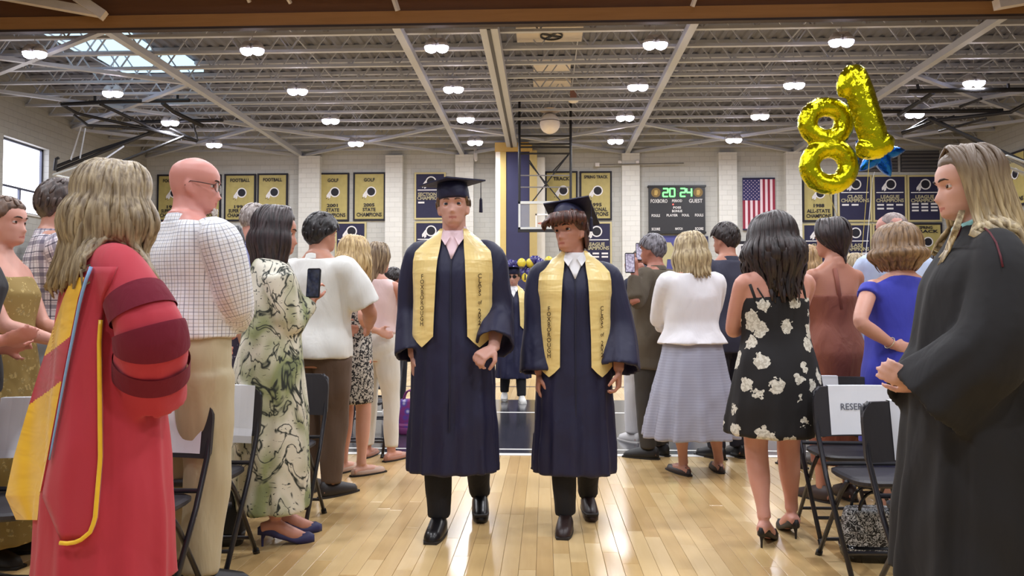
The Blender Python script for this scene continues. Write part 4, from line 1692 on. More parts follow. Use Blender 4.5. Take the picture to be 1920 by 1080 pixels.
    def glasses(s, mat, dark=False):
        g = thing_part = None
        mb = MB()
        for sd in (-1, 1):
            c = Vector((sd * .032, .0885, -.002))
            mb.tube([s.hm @ (c + Vector((.024 * math.cos(a), -.006 * abs(math.cos(a)) * (1 if math.cos(a) * sd > 0 else 0), .018 * math.sin(a)))) for a in np.linspace(0, 2 * math.pi, 25)], .0014 * s.hs, 6)
            mb.tube([s.hm @ Vector((sd * .056, .082, .004)), s.hm @ Vector((sd * .079, .03, .006)), s.hm @ Vector((sd * .080, -.006, .008)), s.hm @ Vector((sd * .079, -.026, -.012))], .0017 * s.hs, 6)
        mb.tube([s.hm @ Vector((-.009, .0915, .004)), s.hm @ Vector((.009, .0915, .004))], .0014, 6)
        o = link('glasses', mb, mat, s.root, smooth=True)
        lm = MB()
        for sd in (-1, 1):
            c = Vector((sd * .032, .0885, -.002))
            b = [[s.hm @ (c + Vector((.024 * math.cos(a), dy, .018 * math.sin(a)))) for a in np.linspace(0, 2 * math.pi, 21)[:-1]] for dy in (.0, .0015)]
            lm.quad_rings(b)
        if dark:
            link('lens', lm, plain((18, 16, 18), .08), o)
        else:
            tl = NT('clear_lens')
            tl.set((.95, .97, 1, 1), .03)
            tl.b.inputs['Alpha'].default_value = .18
            link('lens', lm, tl.m, o)
        return o

from mathutils.bvhtree import BVHTree


def bell(mb, P, nm, r, frac=1.9, n=26, pleat=.05, flat=1.0, drop=0.0):
    """wide open gown sleeve round an arm; r = radii at shoulder, elbow, cuff"""
    A = P.arm[nm]
    S, E, T = A['S'], A['E'], A['T']
    k = P.H
    end = E.lerp(T, frac - 1)
    pts = [S + Vector((-A['sd'] * .05 * k, 0, .0)), S, S.lerp(E, .5), E, E.lerp(end, .5), end]
    rad = [r[0] * .9, r[0], (r[0] + r[1]) / 2, r[1], (r[1] + r[2]) / 2, r[2]]
    P2, R2 = [], []
    for i in range(len(pts) - 1):
        for q in range(4):
            P2.append(pts[i].lerp(pts[i + 1], q / 4))
            R2.append(rad[i] + (rad[i + 1] - rad[i]) * q / 4)
    P2.append(pts[-1])
    R2.append(rad[-1])
    for _ in range(4):
        P2 = [P2[0]] + [(P2[i - 1] + P2[i] * 2 + P2[i + 1]) / 4 for i in range(1, len(P2) - 1)] + [P2[-1]]
    m = len(P2)
    P2 = [p - Vector((0, 0, drop * max(0, (i / (m - 1) - .45)) ** 1.3)) for i, p in enumerate(P2)]
    rings = []
    u = None

    def mk(p, t, rr, pl):
        nonlocal u
        if u is None:
            u = Vector((0, 1, 0)) - t * t.y
            u.normalize()
        else:
            u = (u - t * u.dot(t)).normalized()
        w = t.cross(u)
        out = []
        for q in range(n):
            a = 2 * math.pi * q / n
            f = 1 + pl * math.sin(7 * a + 1.2) + pl * .6 * math.sin(11 * a)
            out.append(p + u * (math.cos(a) * rr * f) + w * (math.sin(a) * rr * f * flat))
        return out
    for i, p in enumerate(P2):
        t = (P2[min(m - 1, i + 1)] - P2[max(0, i - 1)]).normalized()
        rings.append(mk(p, t, R2[i], pleat * i / m))
    t = (P2[-1] - P2[-2]).normalized()
    rings.append(mk(P2[-1], t, R2[-1] - .018, pleat))
    rings.append(mk(P2[-1] - t * .07, t, R2[-1] - .03, pleat))
    rings.append(mk(P2[-1] - t * .12, t, .01, 0))
    mb.quad_rings(rings)
    return P2, R2


def bvh_of(o):
    return BVHTree.FromPolygons([v.co for v in o.data.vertices], [p.vertices for p in o.data.polygons])


def hit(P, bvh, px, py, off=.008, Yd=None):
    """point on a garment along the camera ray (person-local), lifted a little off the cloth"""
    d = CR @ Vector(((px - 960) / F, (540 - py) / F, -1))
    o_l = P.inv @ CP
    d_l = (P.rinv @ d).normalized()
    h = bvh.ray_cast(o_l, d_l)
    if h[0] is None:
        return P.inv @ at(px, py, Yd or P.loc.y)
    return h[0] - d_l * off


GOWN = [(.175, .138, .108, 0), (.30, .132, .102, 0), (.45, .124, .094, 0), (.58, .116, .086, 0), (.68, .112, .080, 0), (.74, .118, .078, 0), (.775, .124, .071, -.004), (.803, .120, .058, -.008),
        (.825, .094, .050, -.011), (.845, .060, .044, -.012), (.862, .042, .040, -.012)]


def front_patch(P, rows, pad, tab, cols=7, thick=.004, zoff=None):
    """cloth strip lying on the front of a garment; rows = (z fraction, x inner, x outer)"""
    k = P.H
    front, back = [], []
    for z, x0, x1 in rows:
        fr = []
        for c in range(cols):
            x = x0 + (x1 - x0) * c / (cols - 1)
            y = P.front_y(x, z * k, pad, tab)
            fr.append(Vector((x, y, z * k)))
        front.append(fr)
    mb = MB()
    # closed loop per row: front then back
    rings = []
    for fr in front:
        rings.append(fr + [p - Vector((0, thick, 0)) for p in reversed(fr)])
    mb.quad_rings(rings)
    return mb


def grad_cap(P, tilt=(0, 0), spin=30, mat=None, board_off=0.0):
    k = MB()
    m = P.hm @ Matrix.Translation((0, -.004, .045)) @ Euler((R(tilt[0]), R(tilt[1]), 0)).to_matrix().to_4x4()
    rings = []
    for z, e in ((-.012, .004), (.0, .005), (.035, .003), (.07, -.004)):
        rings.append([m @ Vector((math.cos(t) * (.079 + e), math.sin(t) * (.100 + e) - (.006 if z < 0 else 0), z + (.0 if math.sin(t) > 0 else -.012 * (z < .02)))) for t in np.linspace(0, 2 * math.pi, 41)[:-1]])
    k.quad_rings(rings)
    cap = link('mortarboard', k, mat, P.root, smooth=True)
    b = MB()
    m2 = m @ Matrix.Translation((0, board_off, .076)) @ Matrix.Rotation(R(spin), 4, 'Z')
    hs = .122
    b.quad_rings([[m2 @ Vector((x * hs, y * hs, z)) for x, y in ((-1, -1), (0, -1), (1, -1), (1, 0), (1, 1), (0, 1), (-1, 1), (-1, 0))] for z in (-.003, .004)])
    link('board', b, mat, cap)
    link('button', MB().ball(m2 @ Vector((0, 0, .006)), .008, 10, 6), mat, cap)
    ts = MB()
    pts = [m2 @ Vector((0, 0, .008)), m2 @ Vector((-.09, .06, .009)), m2 @ Vector((-.125, .08, .004))]
    e = pts[-1]
    ts.tube(pts + [e + Vector((0, 0, -.05)), e + Vector((0, 0, -.09))], .0022, 6)
    ts.tube([e + Vector((0, 0, -.09)), e + Vector((0, 0, -.10)), e + Vector((0, 0, -.17))], [.003, .008, .010], 8)
    link('tassel', ts, plain((26, 26, 56), .6), cap)
    return cap


def satin(rgb, rough=.32):
    t = NT('satin')
    c = lin(rgb)
    n = t.noise(t.mapped((1.5, 1.5, 5)), 3.2, 2, .6)
    t.set(t.mix(n, tuple(v * .9 for v in c[:3]) + (1,), tuple(min(1, v * 1.08) for v in c[:3]) + (1,)), rough, sheen=.2)
    t.bump(n, .18, .05)
    return t.m


M_GOWN = cloth((23, 24, 58), .6, .5, 7)
M_STOLE = satin((240, 213, 138))
M_THREAD = plain((84, 62, 30), .7)
TXT = Matrix(((-1, 0, 0, 0), (0, 0, 1, 0), (0, 1, 0, 0), (0, 0, 0, 1)))


def graduate(P, shirt_rgb, word_z=(.66, .555), big=True, sl=(.074, .082, .105), mat=None, drops=(.05, .05), stole_end=.537, trousers_rgb=(26, 26, 32)):
    k = P.H
    mat = mat or M_GOWN
    P.trousers(cloth(trousers_rgb), end=.02, top_=.58, amp=.002)

    def slv(mb):
        for nm, dr in zip('LR', drops):
            bell(mb, P, nm, sl, 1.88, drop=dr)
    g = P.lower('gown', mat, GOWN, amp=.004, pleat=.055, pn=15, sleeves=slv, voxel=.012, holes=1)
    gt = P.gt
    # shirt showing in the V of the neck
    sv = front_patch(P, [(z, -w, w) for z, w in ((.778, .002), (.80, .018), (.82, .034), (.838, .045), (.852, .050), (.862, .048))], .010, gt, 9, .02)
    sh = link('shirt', sv, cloth(shirt_rgb, .8, .15), P.root, smooth=True)
    for sd in (-1, 1):
        cw = MB()
        pts = [Vector((sd * .012, P.front_y(.012, .842 * k, .020, gt), .842 * k)), Vector((sd * .052, P.front_y(.04, .862 * k, .012, gt) - .012, .868 * k)), Vector((sd * .060, P.front_y(.05, .838 * k, .022, gt), .838 * k)),
               Vector((sd * .036, P.front_y(.036, .818 * k, .022, gt), .818 * k))]
        cw.quad_rings([pts, [p - Vector((0, .006, 0)) for p in pts]])
        link('collar_point', cw, cloth(shirt_rgb, .8, .15), sh)
    # collar ring round the neck
    cr = MB()
    cr.quad_rings([[Vector((math.cos(t) * r_, -.013 * k + math.sin(t) * r_, z * k)) for t in np.linspace(R(-215), R(35), 25)] for z, r_ in ((.845, .074), (.862, .068), (.876, .066))], closed=False)
    link('collar', cr, cloth(shirt_rgb, .8, .15), sh, smooth=True)
    link('zipper', front_patch(P, [(z, -.003, .003) for z in np.linspace(.30, .775, 24)], .006, gt, 3, .006), plain((20, 20, 44), .6), P.root)
    # stole: two bands with pointed ends
    for sd in (1, -1):
        rows = []
        for z, a, b in ((.868, .052, .068), (.862, .054, .085), (.85, .056, .112), (.835, .058, .150), (.82, .060, .178), (.80, .064, .196), (.775, .070, .203), (.74, .074, .206), (.70, .077, .206), (.66, .080, .206), (.62, .083, .206), (.59, .085, .206), (stole_end + .03, .086, .207)):
            rows.append((z, a * sd * k / 1.8, b * sd * k / 1.8))
        cx = .146 * sd * k / 1.8
        rows.append((stole_end + .012, cx - sd * .028, cx + sd * .028))
        rows.append((stole_end, cx - sd * .002, cx + sd * .002))
        st2 = link('stole_band', front_patch(P, rows, .017, gt, 9, .006), M_STOLE, P.root, smooth=False)
        word = list('FOXBOROUGH') if sd > 0 else list('CLASS') + ['', 'of', ''] + list('2024')
        lt = MB()
        z0, z1 = word_z[0] * k, word_z[1] * k
        n_ = len(word)
        for i, ch in enumerate(word):
            if not ch:
                continue
            z = z0 + (z1 - z0) * (i + .5) / n_
            y = P.front_y(cx, z, .0195, gt)
            y2 = P.front_y(cx * 1.1, z, .0195, gt)
            sl_ = math.atan2(y - y2, abs(cx * .1)) * sd
            add_text(lt, ch, .034 if len(ch) == 1 else .028, Matrix.Translation((cx, y + .008, z)) @ Matrix.Rotation(-sl_, 4, 'Z') @ TXT, None, .0006)
        link('lettering', lt, M_THREAD, st2)
    return g


# ---- the two graduates walking towards the camera
G1 = Person('tall graduate in navy gown and cap with gold stole, walking up the aisle', 851, 4.15, 1.865, 180, 'm', .95, head=(3, 4, 2), skin_rgb=(206, 158, 142), voxel=.0065, hs=1.06, wide=.98, jaw=.97,
            arms={'R': dict(w=(776, 668, 4.12), hint=(.35, -1, 0), hd=(0.06, -.05, -1), hn=(1, .1, 0), curl=.45),
                  'L': dict(w=(926, 652, 3.98), hint=(-.15, -1, -.2), hd=(-.55, -.45, -.35), hn=(-.3, .2, -.9), curl=.95)},
            feet={'R': (.040, .01, 0, 4), 'L': (-.06, -.20, .02, -6)}, brow=(96, 70, 54), iris=(60, 66, 74))
graduate(G1, (236, 208, 216), drops=(.02, .06), word_z=(.735, .588), stole_end=.531)
G1.short_hair((92, 68, 50), (126, 96, 70), t=.010, line_front=.07, line_side=-.01, line_back=-.085)
G1.shoes(plain((22, 20, 22), .3))
grad_cap(G1, (-3, 2), 40, M_GOWN)
for sd, nm in ((-1, 'L'), (1, 'R')):
    if nm == 'L':
        pass
ring = MB()
hold = G1.arm['L']
ring.tube([hold['T'] + hold['hd'] * q + Vector((0, 0, -.01)) for q in (.03, .09)], .012, 10)
link('cap_tassel_holder', ring, plain((40, 16, 40), .5), G1.root)

G2 = Person('shorter dark-haired graduate in navy gown and gold stole, looking aside', 1077, 4.25, 1.735, 180, 'm', .95, hx=.022, head=(-34, 3, 5), skin_rgb=(196, 142, 122), voxel=.0065, hs=1.05, wide=.97, jaw=.96,
            arms={'R': dict(w=(1012, 706, 4.2), hint=(.15, -1, 0), hd=(-.1, -.05, -1), hn=(1, .1, 0), curl=.5),
                  'L': dict(w=(1160, 694, 4.15), hint=(-.5, -1, 0), hd=(-.02, -.1, -1), hn=(-1, .1, 0), curl=.75)},
            feet={'R': (.03, .015, 0, 6), 'L': (-.05, -.18, .02, -4)}, brow=(40, 28, 24), iris=(50, 34, 26))
graduate(G2, (236, 236, 240), word_z=(.693, .534), stole_end=.478, sl=(.072, .088, .115), drops=(.06, .06))
G2.short_hair((58, 36, 30), (96, 58, 46), t=.016, line_front=.052, line_side=-.01, line_back=-.095)
fr = MB()
rg = random.Random(4)
for i in range(44):       # thick fringe pushed out from under the cap
    az = R(-78 + 150 * i / 43.0)
    q0 = Vector((.078 * math.sin(az), -.006 + .096 * math.cos(az), .085))
    out = Vector((math.sin(az), math.cos(az), 0))
    ln = rg.uniform(.8, 1.15)
    sw = Vector((.02, .0, 0)) * rg.uniform(-.3, 1.3)
    G2.lock(fr, [q0, q0 + out * .022 + Vector((0, 0, .0)), q0 + out * .034 * ln + Vector((0, 0, -.025)) + sw * .5, q0 + out * .036 * ln + Vector((0, 0, -.046)) + sw, q0 + out * .028 * ln + Vector((0, 0, -.060 * ln)) + sw * 1.3], .013, .008)
for i in range(16):       # curls sticking out towards the side he looks to
    az = R(rg.uniform(20, 70))
    q0 = Vector((.07 * math.sin(az), .095 * math.cos(az), .05))
    out = Vector((math.sin(az), math.cos(az), 0))
    G2.lock(fr, [q0 + out * .02, q0 + out * .045 + Vector((0, 0, .004)), q0 + out * .062 + Vector((.004, 0, -.010)), q0 + out * .055 + Vector((0.01, 0, -.026))], .009, .006, 5)
link('fringe', fr, hair_mat((60, 36, 30), (104, 60, 48)), G2.root, smooth=True)
bk = MB()
for i in range(24):
    az = R(100 + 160 * i / 23.0)
    q0 = Vector((.080 * math.sin(az), -.006 + .102 * math.cos(az), .01))
    G2.lock(bk, [q0 + Vector((0, 0, .03)), q0 + Vector((0, 0, -.02)) * 1.02, q0 * 1.04 + Vector((0, 0, -.06)), q0 * 1.02 + Vector((0, 0, -.10))], .014, .007)
link('back_hair', bk, hair_mat((58, 36, 30), (96, 58, 46)), G2.root, smooth=True)
G2.shoes(plain((48, 34, 32), .4))
grad_cap(G2, (24, 12), 20, M_GOWN, board_off=-.02)

G3 = Person('graduate in dark sunglasses and navy cap walking far behind the first two', 962, 10.2, 1.76, 186, 'm', .95, head=(-14, 2, 0), skin_rgb=(198, 150, 132), voxel=.015, hs=1.06, feet={'L': (-.06, .05, 0, -5), 'R': (.06, -.08, .02, 5)})
graduate(G3, (240, 240, 242), sl=(.076, .09, .12))
G3.short_hair((50, 38, 34), t=.010, line_front=.07, line_side=-.01)
G3.glasses(plain((20, 18, 18), .3), dark=True)
G3.shoes(plain((214, 212, 208), .5), sole=(220, 218, 214))
grad_cap(G3, (-2, 0), 38, M_GOWN)
cords = MB()
cords.tube([G3.inv @ at(948, 565, 9.95), G3.inv @ at(951, 590, 9.93), G3.inv @ at(955, 614, 9.93)], .008, 6)
link('cord', cords, plain((206, 200, 186), .6), G3.root)

# ---- woman in the red doctoral gown, left foreground
RW = Person('woman with long ash-blonde hair in a red doctoral gown, left foreground', 205, 2.62, 1.665, -48, 'f', 1.05, head=(-6, -2, 0), skin_rgb=(208, 162, 146), voxel=.0115,
            arms={'R': dict(w=(282, 720, 2.56), hint=(1, .1, -.1)), 'L': dict(lw=(-.14, .05, .50))})
RGOWN = [(.165, .150, .124, 0), (.30, .146, .118, 0), (.45, .138, .108, 0), (.58, .128, .096, 0), (.68, .124, .090, 0), (.74, .126, .084, 0), (.775, .126, .074, -.004), (.803, .116, .060, -.008), (.825, .090, .052, -.011), (.845, .060, .046, -.012), (.862, .044, .042, -.012)]
M_RED_G = cloth((184, 44, 62), .75, .35, 6)
path = {}


def rs(mb):
    path['R'] = bell(mb, RW, 'R', (.075, .105, .115), 1.95, pleat=.03, drop=.10)
    bell(mb, RW, 'L', (.07, .10, .12), 1.9, pleat=.03, drop=.08)


rg_o = RW.lower('gown', M_RED_G, RGOWN, amp=.003, pleat=.03, pn=13, sleeves=rs, voxel=.012, holes=1)
bv = bvh_of(rg_o)
M_VEL = cloth((112, 18, 42), .95, .2, 20)
Pp, Rr = path['R']
for f0 in (.40, .575, .75):
    mbv = MB()
    m = len(Pp)
    rings = []
    for f in np.linspace(f0, f0 + .105, 6):
        i = f * (m - 1)
        a, b = int(i), min(m - 1, int(i) + 1)
        p = Pp[a].lerp(Pp[b], i - a)
        t = (Pp[min(m - 1, a + 2)] - Pp[max(0, a - 1)]).normalized()
        u = (Vector((0, 1, 0)) - t * t.y).normalized()
        w = t.cross(u)
        rr = (Rr[a] + (Rr[b] - Rr[a]) * (i - a)) + .0075
        rings.append([p + u * (math.cos(q * math.pi / 20) * rr) + w * (math.sin(q * math.pi / 20) * rr) for q in range(40)])
    mbv.quad_rings(rings, cap=False)
    link('velvet_bar', mbv, M_VEL, rg_o, smooth=True)
# hood: gold lining with a red chevron, pale blue edge, yellow piping
rows_h = [(520, 135, 158), (560, 118, 146), (620, 98, 134), (700, 72, 118), (780, 48, 103), (860, 25, 88), (930, 10, 74), (975, 30, 70)]


def hood_lr(y):
    return (float(np.interp(y, [r_[0] for r_ in rows_h], [r_[1] for r_ in rows_h])), float(np.interp(y, [r_[0] for r_ in rows_h], [r_[2] for r_ in rows_h])))


hm_ = MB()
rings = []
nc = 26
ys = np.linspace(520, 975, 150)
for y in ys:
    l_, r_ = hood_lr(y)
    fr_ = []
    for c in range(nc):
        f = c / (nc - 1)
        x = r_ + (l_ - r_) * f
        Yd = 2.47 + .12 * f + .012 * math.sin(f * 7 + y * .02)
        h_ = hit(RW, bv, x, y, .028, Yd)
        fr_.append(h_ if (RW.inv.inverted() @ h_).y < Yd else RW.inv @ at(x, y, Yd))
    rings.append(fr_ + [p + (RW.rinv @ Vector((.03, .02, 0))) for p in reversed(fr_)])
hm_.quad_rings(rings)
nn = nc * 2
for i in range(len(ys) - 1):
    for j in range(nn):
        f = (j + .5) / (nc - 1) if j < nc - 1 else None
        if f is None:
            hm_.mi[i * nn + j] = 2
        elif 629 + 38 * f < ys[i] < 712 + 45 * f:
            hm_.mi[i * nn + j] = 1
link('hood_lining', hm_, [satin((236, 184, 32), .3), satin((176, 40, 56), .45), M_RED_G], RW.root, smooth=False)
be = MB()
pts = []
for y in np.linspace(500, 862, 16):
    l_, r_ = hood_lr(max(520, y))
    pts.append(hit(RW, bv, r_ + 5 + (520 - y) * .4 * (y < 520), y, .034, 2.42))
be.tube(pts, [.011 - .005 * i / 15 for i in range(16)], 6, flat=.5)
link('hood_edge', be, cloth((132, 172, 216), .8, .1), RW.root, smooth=True)
# outer shell of the hood, red, from the blue edge to the piping
sh_ = MB()
rings = []
for y in np.linspace(500, 1012, 40):
    l_, r_ = hood_lr(max(520, min(y, 930)))
    if y > 930:
        r_ = 74 + (y - 930) * .42
    right = float(np.interp(y, (500, 560, 640, 860, 975, 1000, 1012), (215, 192, 186, 188, 178, 168, 150)))
    fr_ = []
    for c in range(9):
        f = c / 8
        x = r_ + 4 + (right - r_ - 4) * f
        h_ = hit(RW, bv, x, y, .016, 2.42)
        p_far = RW.inv @ at(x, y, 2.425 - .03 * f)
        hw = RW.inv.inverted() @ h_
        fr_.append(h_ if hw.y < 2.46 and hw.y > 2.2 else p_far)
    rings.append(fr_ + [p + (RW.rinv @ Vector((.004, .012, 0))) for p in reversed(fr_)])
sh_.quad_rings(rings)
link('hood_shell', sh_, M_RED_G, RW.root, smooth=True)
pp = MB()
edge = [(float(np.interp(y, (560, 640, 860, 975, 1000, 1012), (192, 186, 188, 178, 168, 152))), y) for y in np.linspace(600, 1012, 30)] + [(140, 1017), (126, 1019), (112, 1018)]
pp.tube([hit(RW, bv, x, y, .024, 2.4) for x, y in edge], .0068, 8)
link('piping', pp, satin((244, 196, 40), .3), RW.root, smooth=True)
RW.long_hair((124, 104, 78), (176, 158, 126), L=.30, n=210, az0=42, bulge=.026, wave=.013, wf=17, flare=.012, w=.014, thick=.028, tipvar=.12, rnd=11, part=-.01, drape=bv)
hx = MB()
rg = random.Random(21)
for i in range(26):           # hair swept to the left in front of the shoulder
    f = i / 25
    x0, x1 = 150 - 30 * f, 128 - 45 * f + rg.uniform(-8, 8)
    pts = [RW.inv @ at(x0 + 20, 380 + 20 * f, 2.50 + .06 * f), RW.inv @ at(x0, 430, 2.48 + .08 * f), RW.inv @ at(x0 - 8 + rg.uniform(-8, 8), 480, 2.47 + .08 * f), RW.inv @ at(x1, 525 + rg.uniform(-10, 20), 2.47 + .07 * f), RW.inv @ at(x1 + 8, 545 + rg.uniform(-20, 15), 2.49 + .06 * f)]
    hx.tube(pts, [.014, .017, .016, .011, .003], 6, flat=.6)
link('hair_side', hx, hair_mat((124, 104, 78), (176, 158, 126)), RW.root, smooth=True)
RW.trousers(cloth((120, 124, 140)), end=.02)
RW.shoes(plain((30, 28, 30), .5))

# ---- woman in the black gown, right foreground
BW = Person('woman with long straight blonde hair in a black gown, right foreground', 1826, 2.62, 1.705, 82, 'f', 1.0, head=(4, -3, 0), skin_rgb=(212, 166, 150), voxel=.0075, hs=1.0,
            arms={'L': dict(w=(1722, 716, 2.50), hint=(-.7, -1, -.1), hd=(-.75, -.15, .25), hn=(.2, .9, .2), curl=.5), 'R': dict(w=(1726, 720, 2.62), hint=(.8, -1, 0), hd=(-.9, -.1, .1), hn=(0, -1, .2), curl=.5)})
BGOWN = [(.172, .165, .150, 0), (.30, .158, .142, 0), (.45, .148, .128, 0), (.58, .136, .112, 0), (.68, .126, .098, 0), (.74, .124, .088, 0), (.775, .122, .076, -.004), (.803, .112, .060, -.008), (.825, .088, .052, -.011), (.845, .060, .046, -.012), (.860, .044, .042, -.012)]
M_BLK = cloth((27, 26, 29), .85, .5, 6)


def bs(mb):
    bell(mb, BW, 'L', (.075, .115, .135), 1.9, pleat=.05, drop=.16)
    bell(mb, BW, 'R', (.075, .11, .13), 1.9, pleat=.05, drop=.16)


bg = BW.lower('gown', M_BLK, BGOWN, amp=.005, pleat=.06, pn=11, sleeves=bs, voxel=.012, holes=1)
bv = bvh_of(bg)
BW.long_hair((120, 98, 76), (214, 194, 152), L=.43, n=190, az0=66, bulge=.004, wave=.003, wf=8, w=.012, thick=.013, tipvar=.08, zmix=(1.66, .16), rnd=8, backfall=.09, part=.0, drape=bv)
hx = MB()
rg = random.Random(2)
for i in range(12):             # wisps in front, below the chin
    f = i / 11
    hx.tube([BW.inv @ at(1800 + 8 * f, 395, 2.56), BW.inv @ at(1788 + 8 * f, 430, 2.5), hit(BW, bv, 1772 + 8 * f, 470, .018, 2.5), hit(BW, bv, 1758 + 10 * f, 490 + rg.uniform(-8, 8), .012, 2.5)], [.004, .006, .005, .0015], 6, flat=.6)
link('hair_side', hx, hair_mat((150, 128, 98), (216, 198, 158)), BW.root, smooth=True)
cl_ = MB()
cl_.tube([Vector((.062 * math.sin(t), -.012 * BW.H + .064 * math.cos(t), (.862 - .018 * math.cos(t)) * BW.H)) for t in np.linspace(-2.4, 2.4, 17)], .017, 10, flat=1.3)
link('scarf', cl_, cloth((140, 196, 196), .7, .3), BW.root, smooth=True)
tr_ = MB()
tr_.tube([hit(BW, bv, x, y, .004, 2.5) for x, y in ((1842, 424), (1856, 436), (1868, 455), (1876, 480), (1880, 500))], .003, 6)
tr_.tube([hit(BW, bv, x, y, .004, 2.5) for x, y in ((1802, 424), (1796, 440), (1790, 450))], .004, 6)
link('gown_piping', tr_, cloth((92, 18, 34), .7), BW.root, smooth=True)
seam = MB()
BW.shoes(plain((190, 150, 130), .5), kind='slipper')

# ---- bald man in the checked shirt
BM = Person('bald man with glasses and grey goatee in a white checked shirt', 356, 3.30, 1.85, -32, 'm', 1.10, head=(-44, -4, 0), skin_rgb=(214, 150, 140), voxel=.009, hs=1.08, wide=1.04,
            arms={'R': dict(lw=(.015, .12, .60), hint=(1, -.5, -.3)), 'L': dict(lw=(-.10, .09, .56))}, feet={'R': (.08, -.02, 0, 20), 'L': (-.08, .03, 0, -16)})
BM.trousers(cloth((186, 172, 140)), end=.015, pad=.026)
BM.belt(.592, plain((70, 44, 38), .5), .02, .024)
BM.top('shirt', grid_cloth((238, 240, 246), [((120, 124, 140), .030, .10, 0, .75), ((160, 146, 120), .030, .09, .5, .45)]), z0=.575, z1=.845, sleeve=(1.95, 1.92), pad=.020, spad=.022, hem=.022, amp=.006, belly=.02)
BM.glasses(plain((60, 46, 44), .4, .5))
gt_ = MB()
for i in range(30):
    a = random.uniform(-1, 1)
    z = random.uniform(-.112, -.086)
    p = Vector((a * .026, .086 - abs(a) * .012 + (z + .1) * .2, z))
    BM.lock(gt_, [p, p + Vector((0, .004, -.008)), p + Vector((0, .004, -.016))], .006, .005, 5)
link('goatee', gt_, plain((206, 200, 194), .8), BM.root, smooth=True)
BM.shoes(plain((28, 26, 28), .5))

# ---- woman in the abstract print dress with phone
PW = Person('woman with straight dark hair in a green and cream printed dress, holding a phone', 512, 3.95, 1.70, -58, 'f', 1.08, head=(-16, -3, 0), skin_rgb=(200, 142, 122), voxel=.009, hs=1.03,
            arms={'R': dict(w=(582, 560, 4.02), hint=(.8, -1, -.8), hd=(.25, .1, .9), hn=(-.5, .6, 0), curl=.9), 'L': dict(w=(586, 566, 4.14), hint=(-.8, -1, -.8), hd=(.1, .0, .9), hn=(.5, .7, 0), curl=.8)},
            feet={'R': (.05, .0, .036, 8), 'L': (-.03, .05, .036, -4)})
PD = [(.10, .118, .098, 0), (.25, .124, .102, 0), (.40, .122, .098, -.004), (.52, .116, .092, -.008), (.60, .104, .080, -.004), (.66, .100, .074, 0), (.73, .104, .078, .004), (.775, .108, .068, 0), (.805, .120, .060, -.006), (.83, .098, .052, -.01), (.85, .054, .044, -.012)]


def ps(mb):
    for nm in 'LR':
        A = PW.arm[nm]
        PW.limb(mb, [A['S'], A['E'], A['E'].lerp(A['T'], .85)], [.082, .078, .06])


PW.lower('dress', abstract_cloth(), PD, amp=.005, pleat=.035, pn=10, sleeves=ps, voxel=.012, holes=1)
PW.long_hair((30, 22, 26), (62, 46, 48), L=.20, n=110, az0=60, bulge=.016, wave=.003, w=.016, thick=.016, in_=.012, tipvar=.04, rnd=5)
PW.shoes(cloth((44, 42, 88), .6, .1), heel=.06)
PH = at(588, 531, 3.98)


def phone(label, c, yaw, tilt, screen=False, s=1.0):
    o = thing('phone', label, 'phone', c, R(yaw))
    mb = MB()
    w, h, t = .038 * s, .078 * s, .0045
    rings = []
    for y in (-t, t):
        ring = []
        for cx, cz, a0 in ((w - .008, h - .008, 0), (-w + .008, h - .008, 90), (-w + .008, -h + .008, 180), (w - .008, -h + .008, 270)):
            for q in (0, 45, 90):
                ring.append(Vector((cx + .008 * math.cos(R(a0 + q)), y, cz + .008 * math.sin(R(a0 + q)))))
        rings.append(ring)
    rot = Matrix.Rotation(R(tilt), 3, 'X')
    mb.quad_rings([[rot @ p for p in r_] for r_ in rings])
    link('case', mb, plain((26, 26, 32), .3), o)
    sm = MB()
    sm.span(-w + .004, w - .004, -t - .0015, -t - .0005, -h + .008, h - .008)
    sm.v = [tuple(rot @ Vector(v)) for v in sm.v]
    ts = NT('phone_screen')
    vo = ts.n('ShaderNodeTexVoronoi')
    vo.inputs['Scale'].default_value = 55
    ts.l(ts.obj(), vo.inputs['Vector'])
    ca, cb_ = ((214, 206, 226), (96, 80, 110)) if screen else ((60, 66, 96), (24, 26, 42))
    ts.set((0.01, 0.01, 0.01, 1), .15)
    ts.l(ts.mix(vo.outputs['Distance'], lin(ca), lin(cb_)), ts.b.inputs['Emission Color'])
    ts.b.inputs['Emission Strength'].default_value = 1.2 if screen else .5
    link('screen', sm, ts.m, o)
    return o


phone('dark phone held upright by the woman in the printed dress', PH, -14, -6, False)

# ---- man in the white polo shirt
WP = Person('black-haired man in a white polo shirt and brown trousers', 600, 4.95, 1.80, -24, 'm', 1.16, head=(-16, 0, 0), skin_rgb=(190, 138, 116), voxel=.0115, hs=1.05,
            arms={'R': dict(lw=(.09, .17, .60), hint=(1, -.6, -.3)), 'L': dict(lw=(-.08, .2, .6))})
WP.trousers(cloth((96, 76, 62)), end=.02, pad=.020, top_=.53)
WP.top('polo_shirt', cloth((236, 236, 232), .85, .4), z0=.49, sleeve=(.85, .85), pad=.020, spad=.022, hem=.02, amp=.006)
WP.short_hair((26, 22, 24), (50, 44, 46), t=.020, line_front=.05, line_side=-.015, line_back=-.075)
WP.shoes(plain((40, 34, 32), .5))

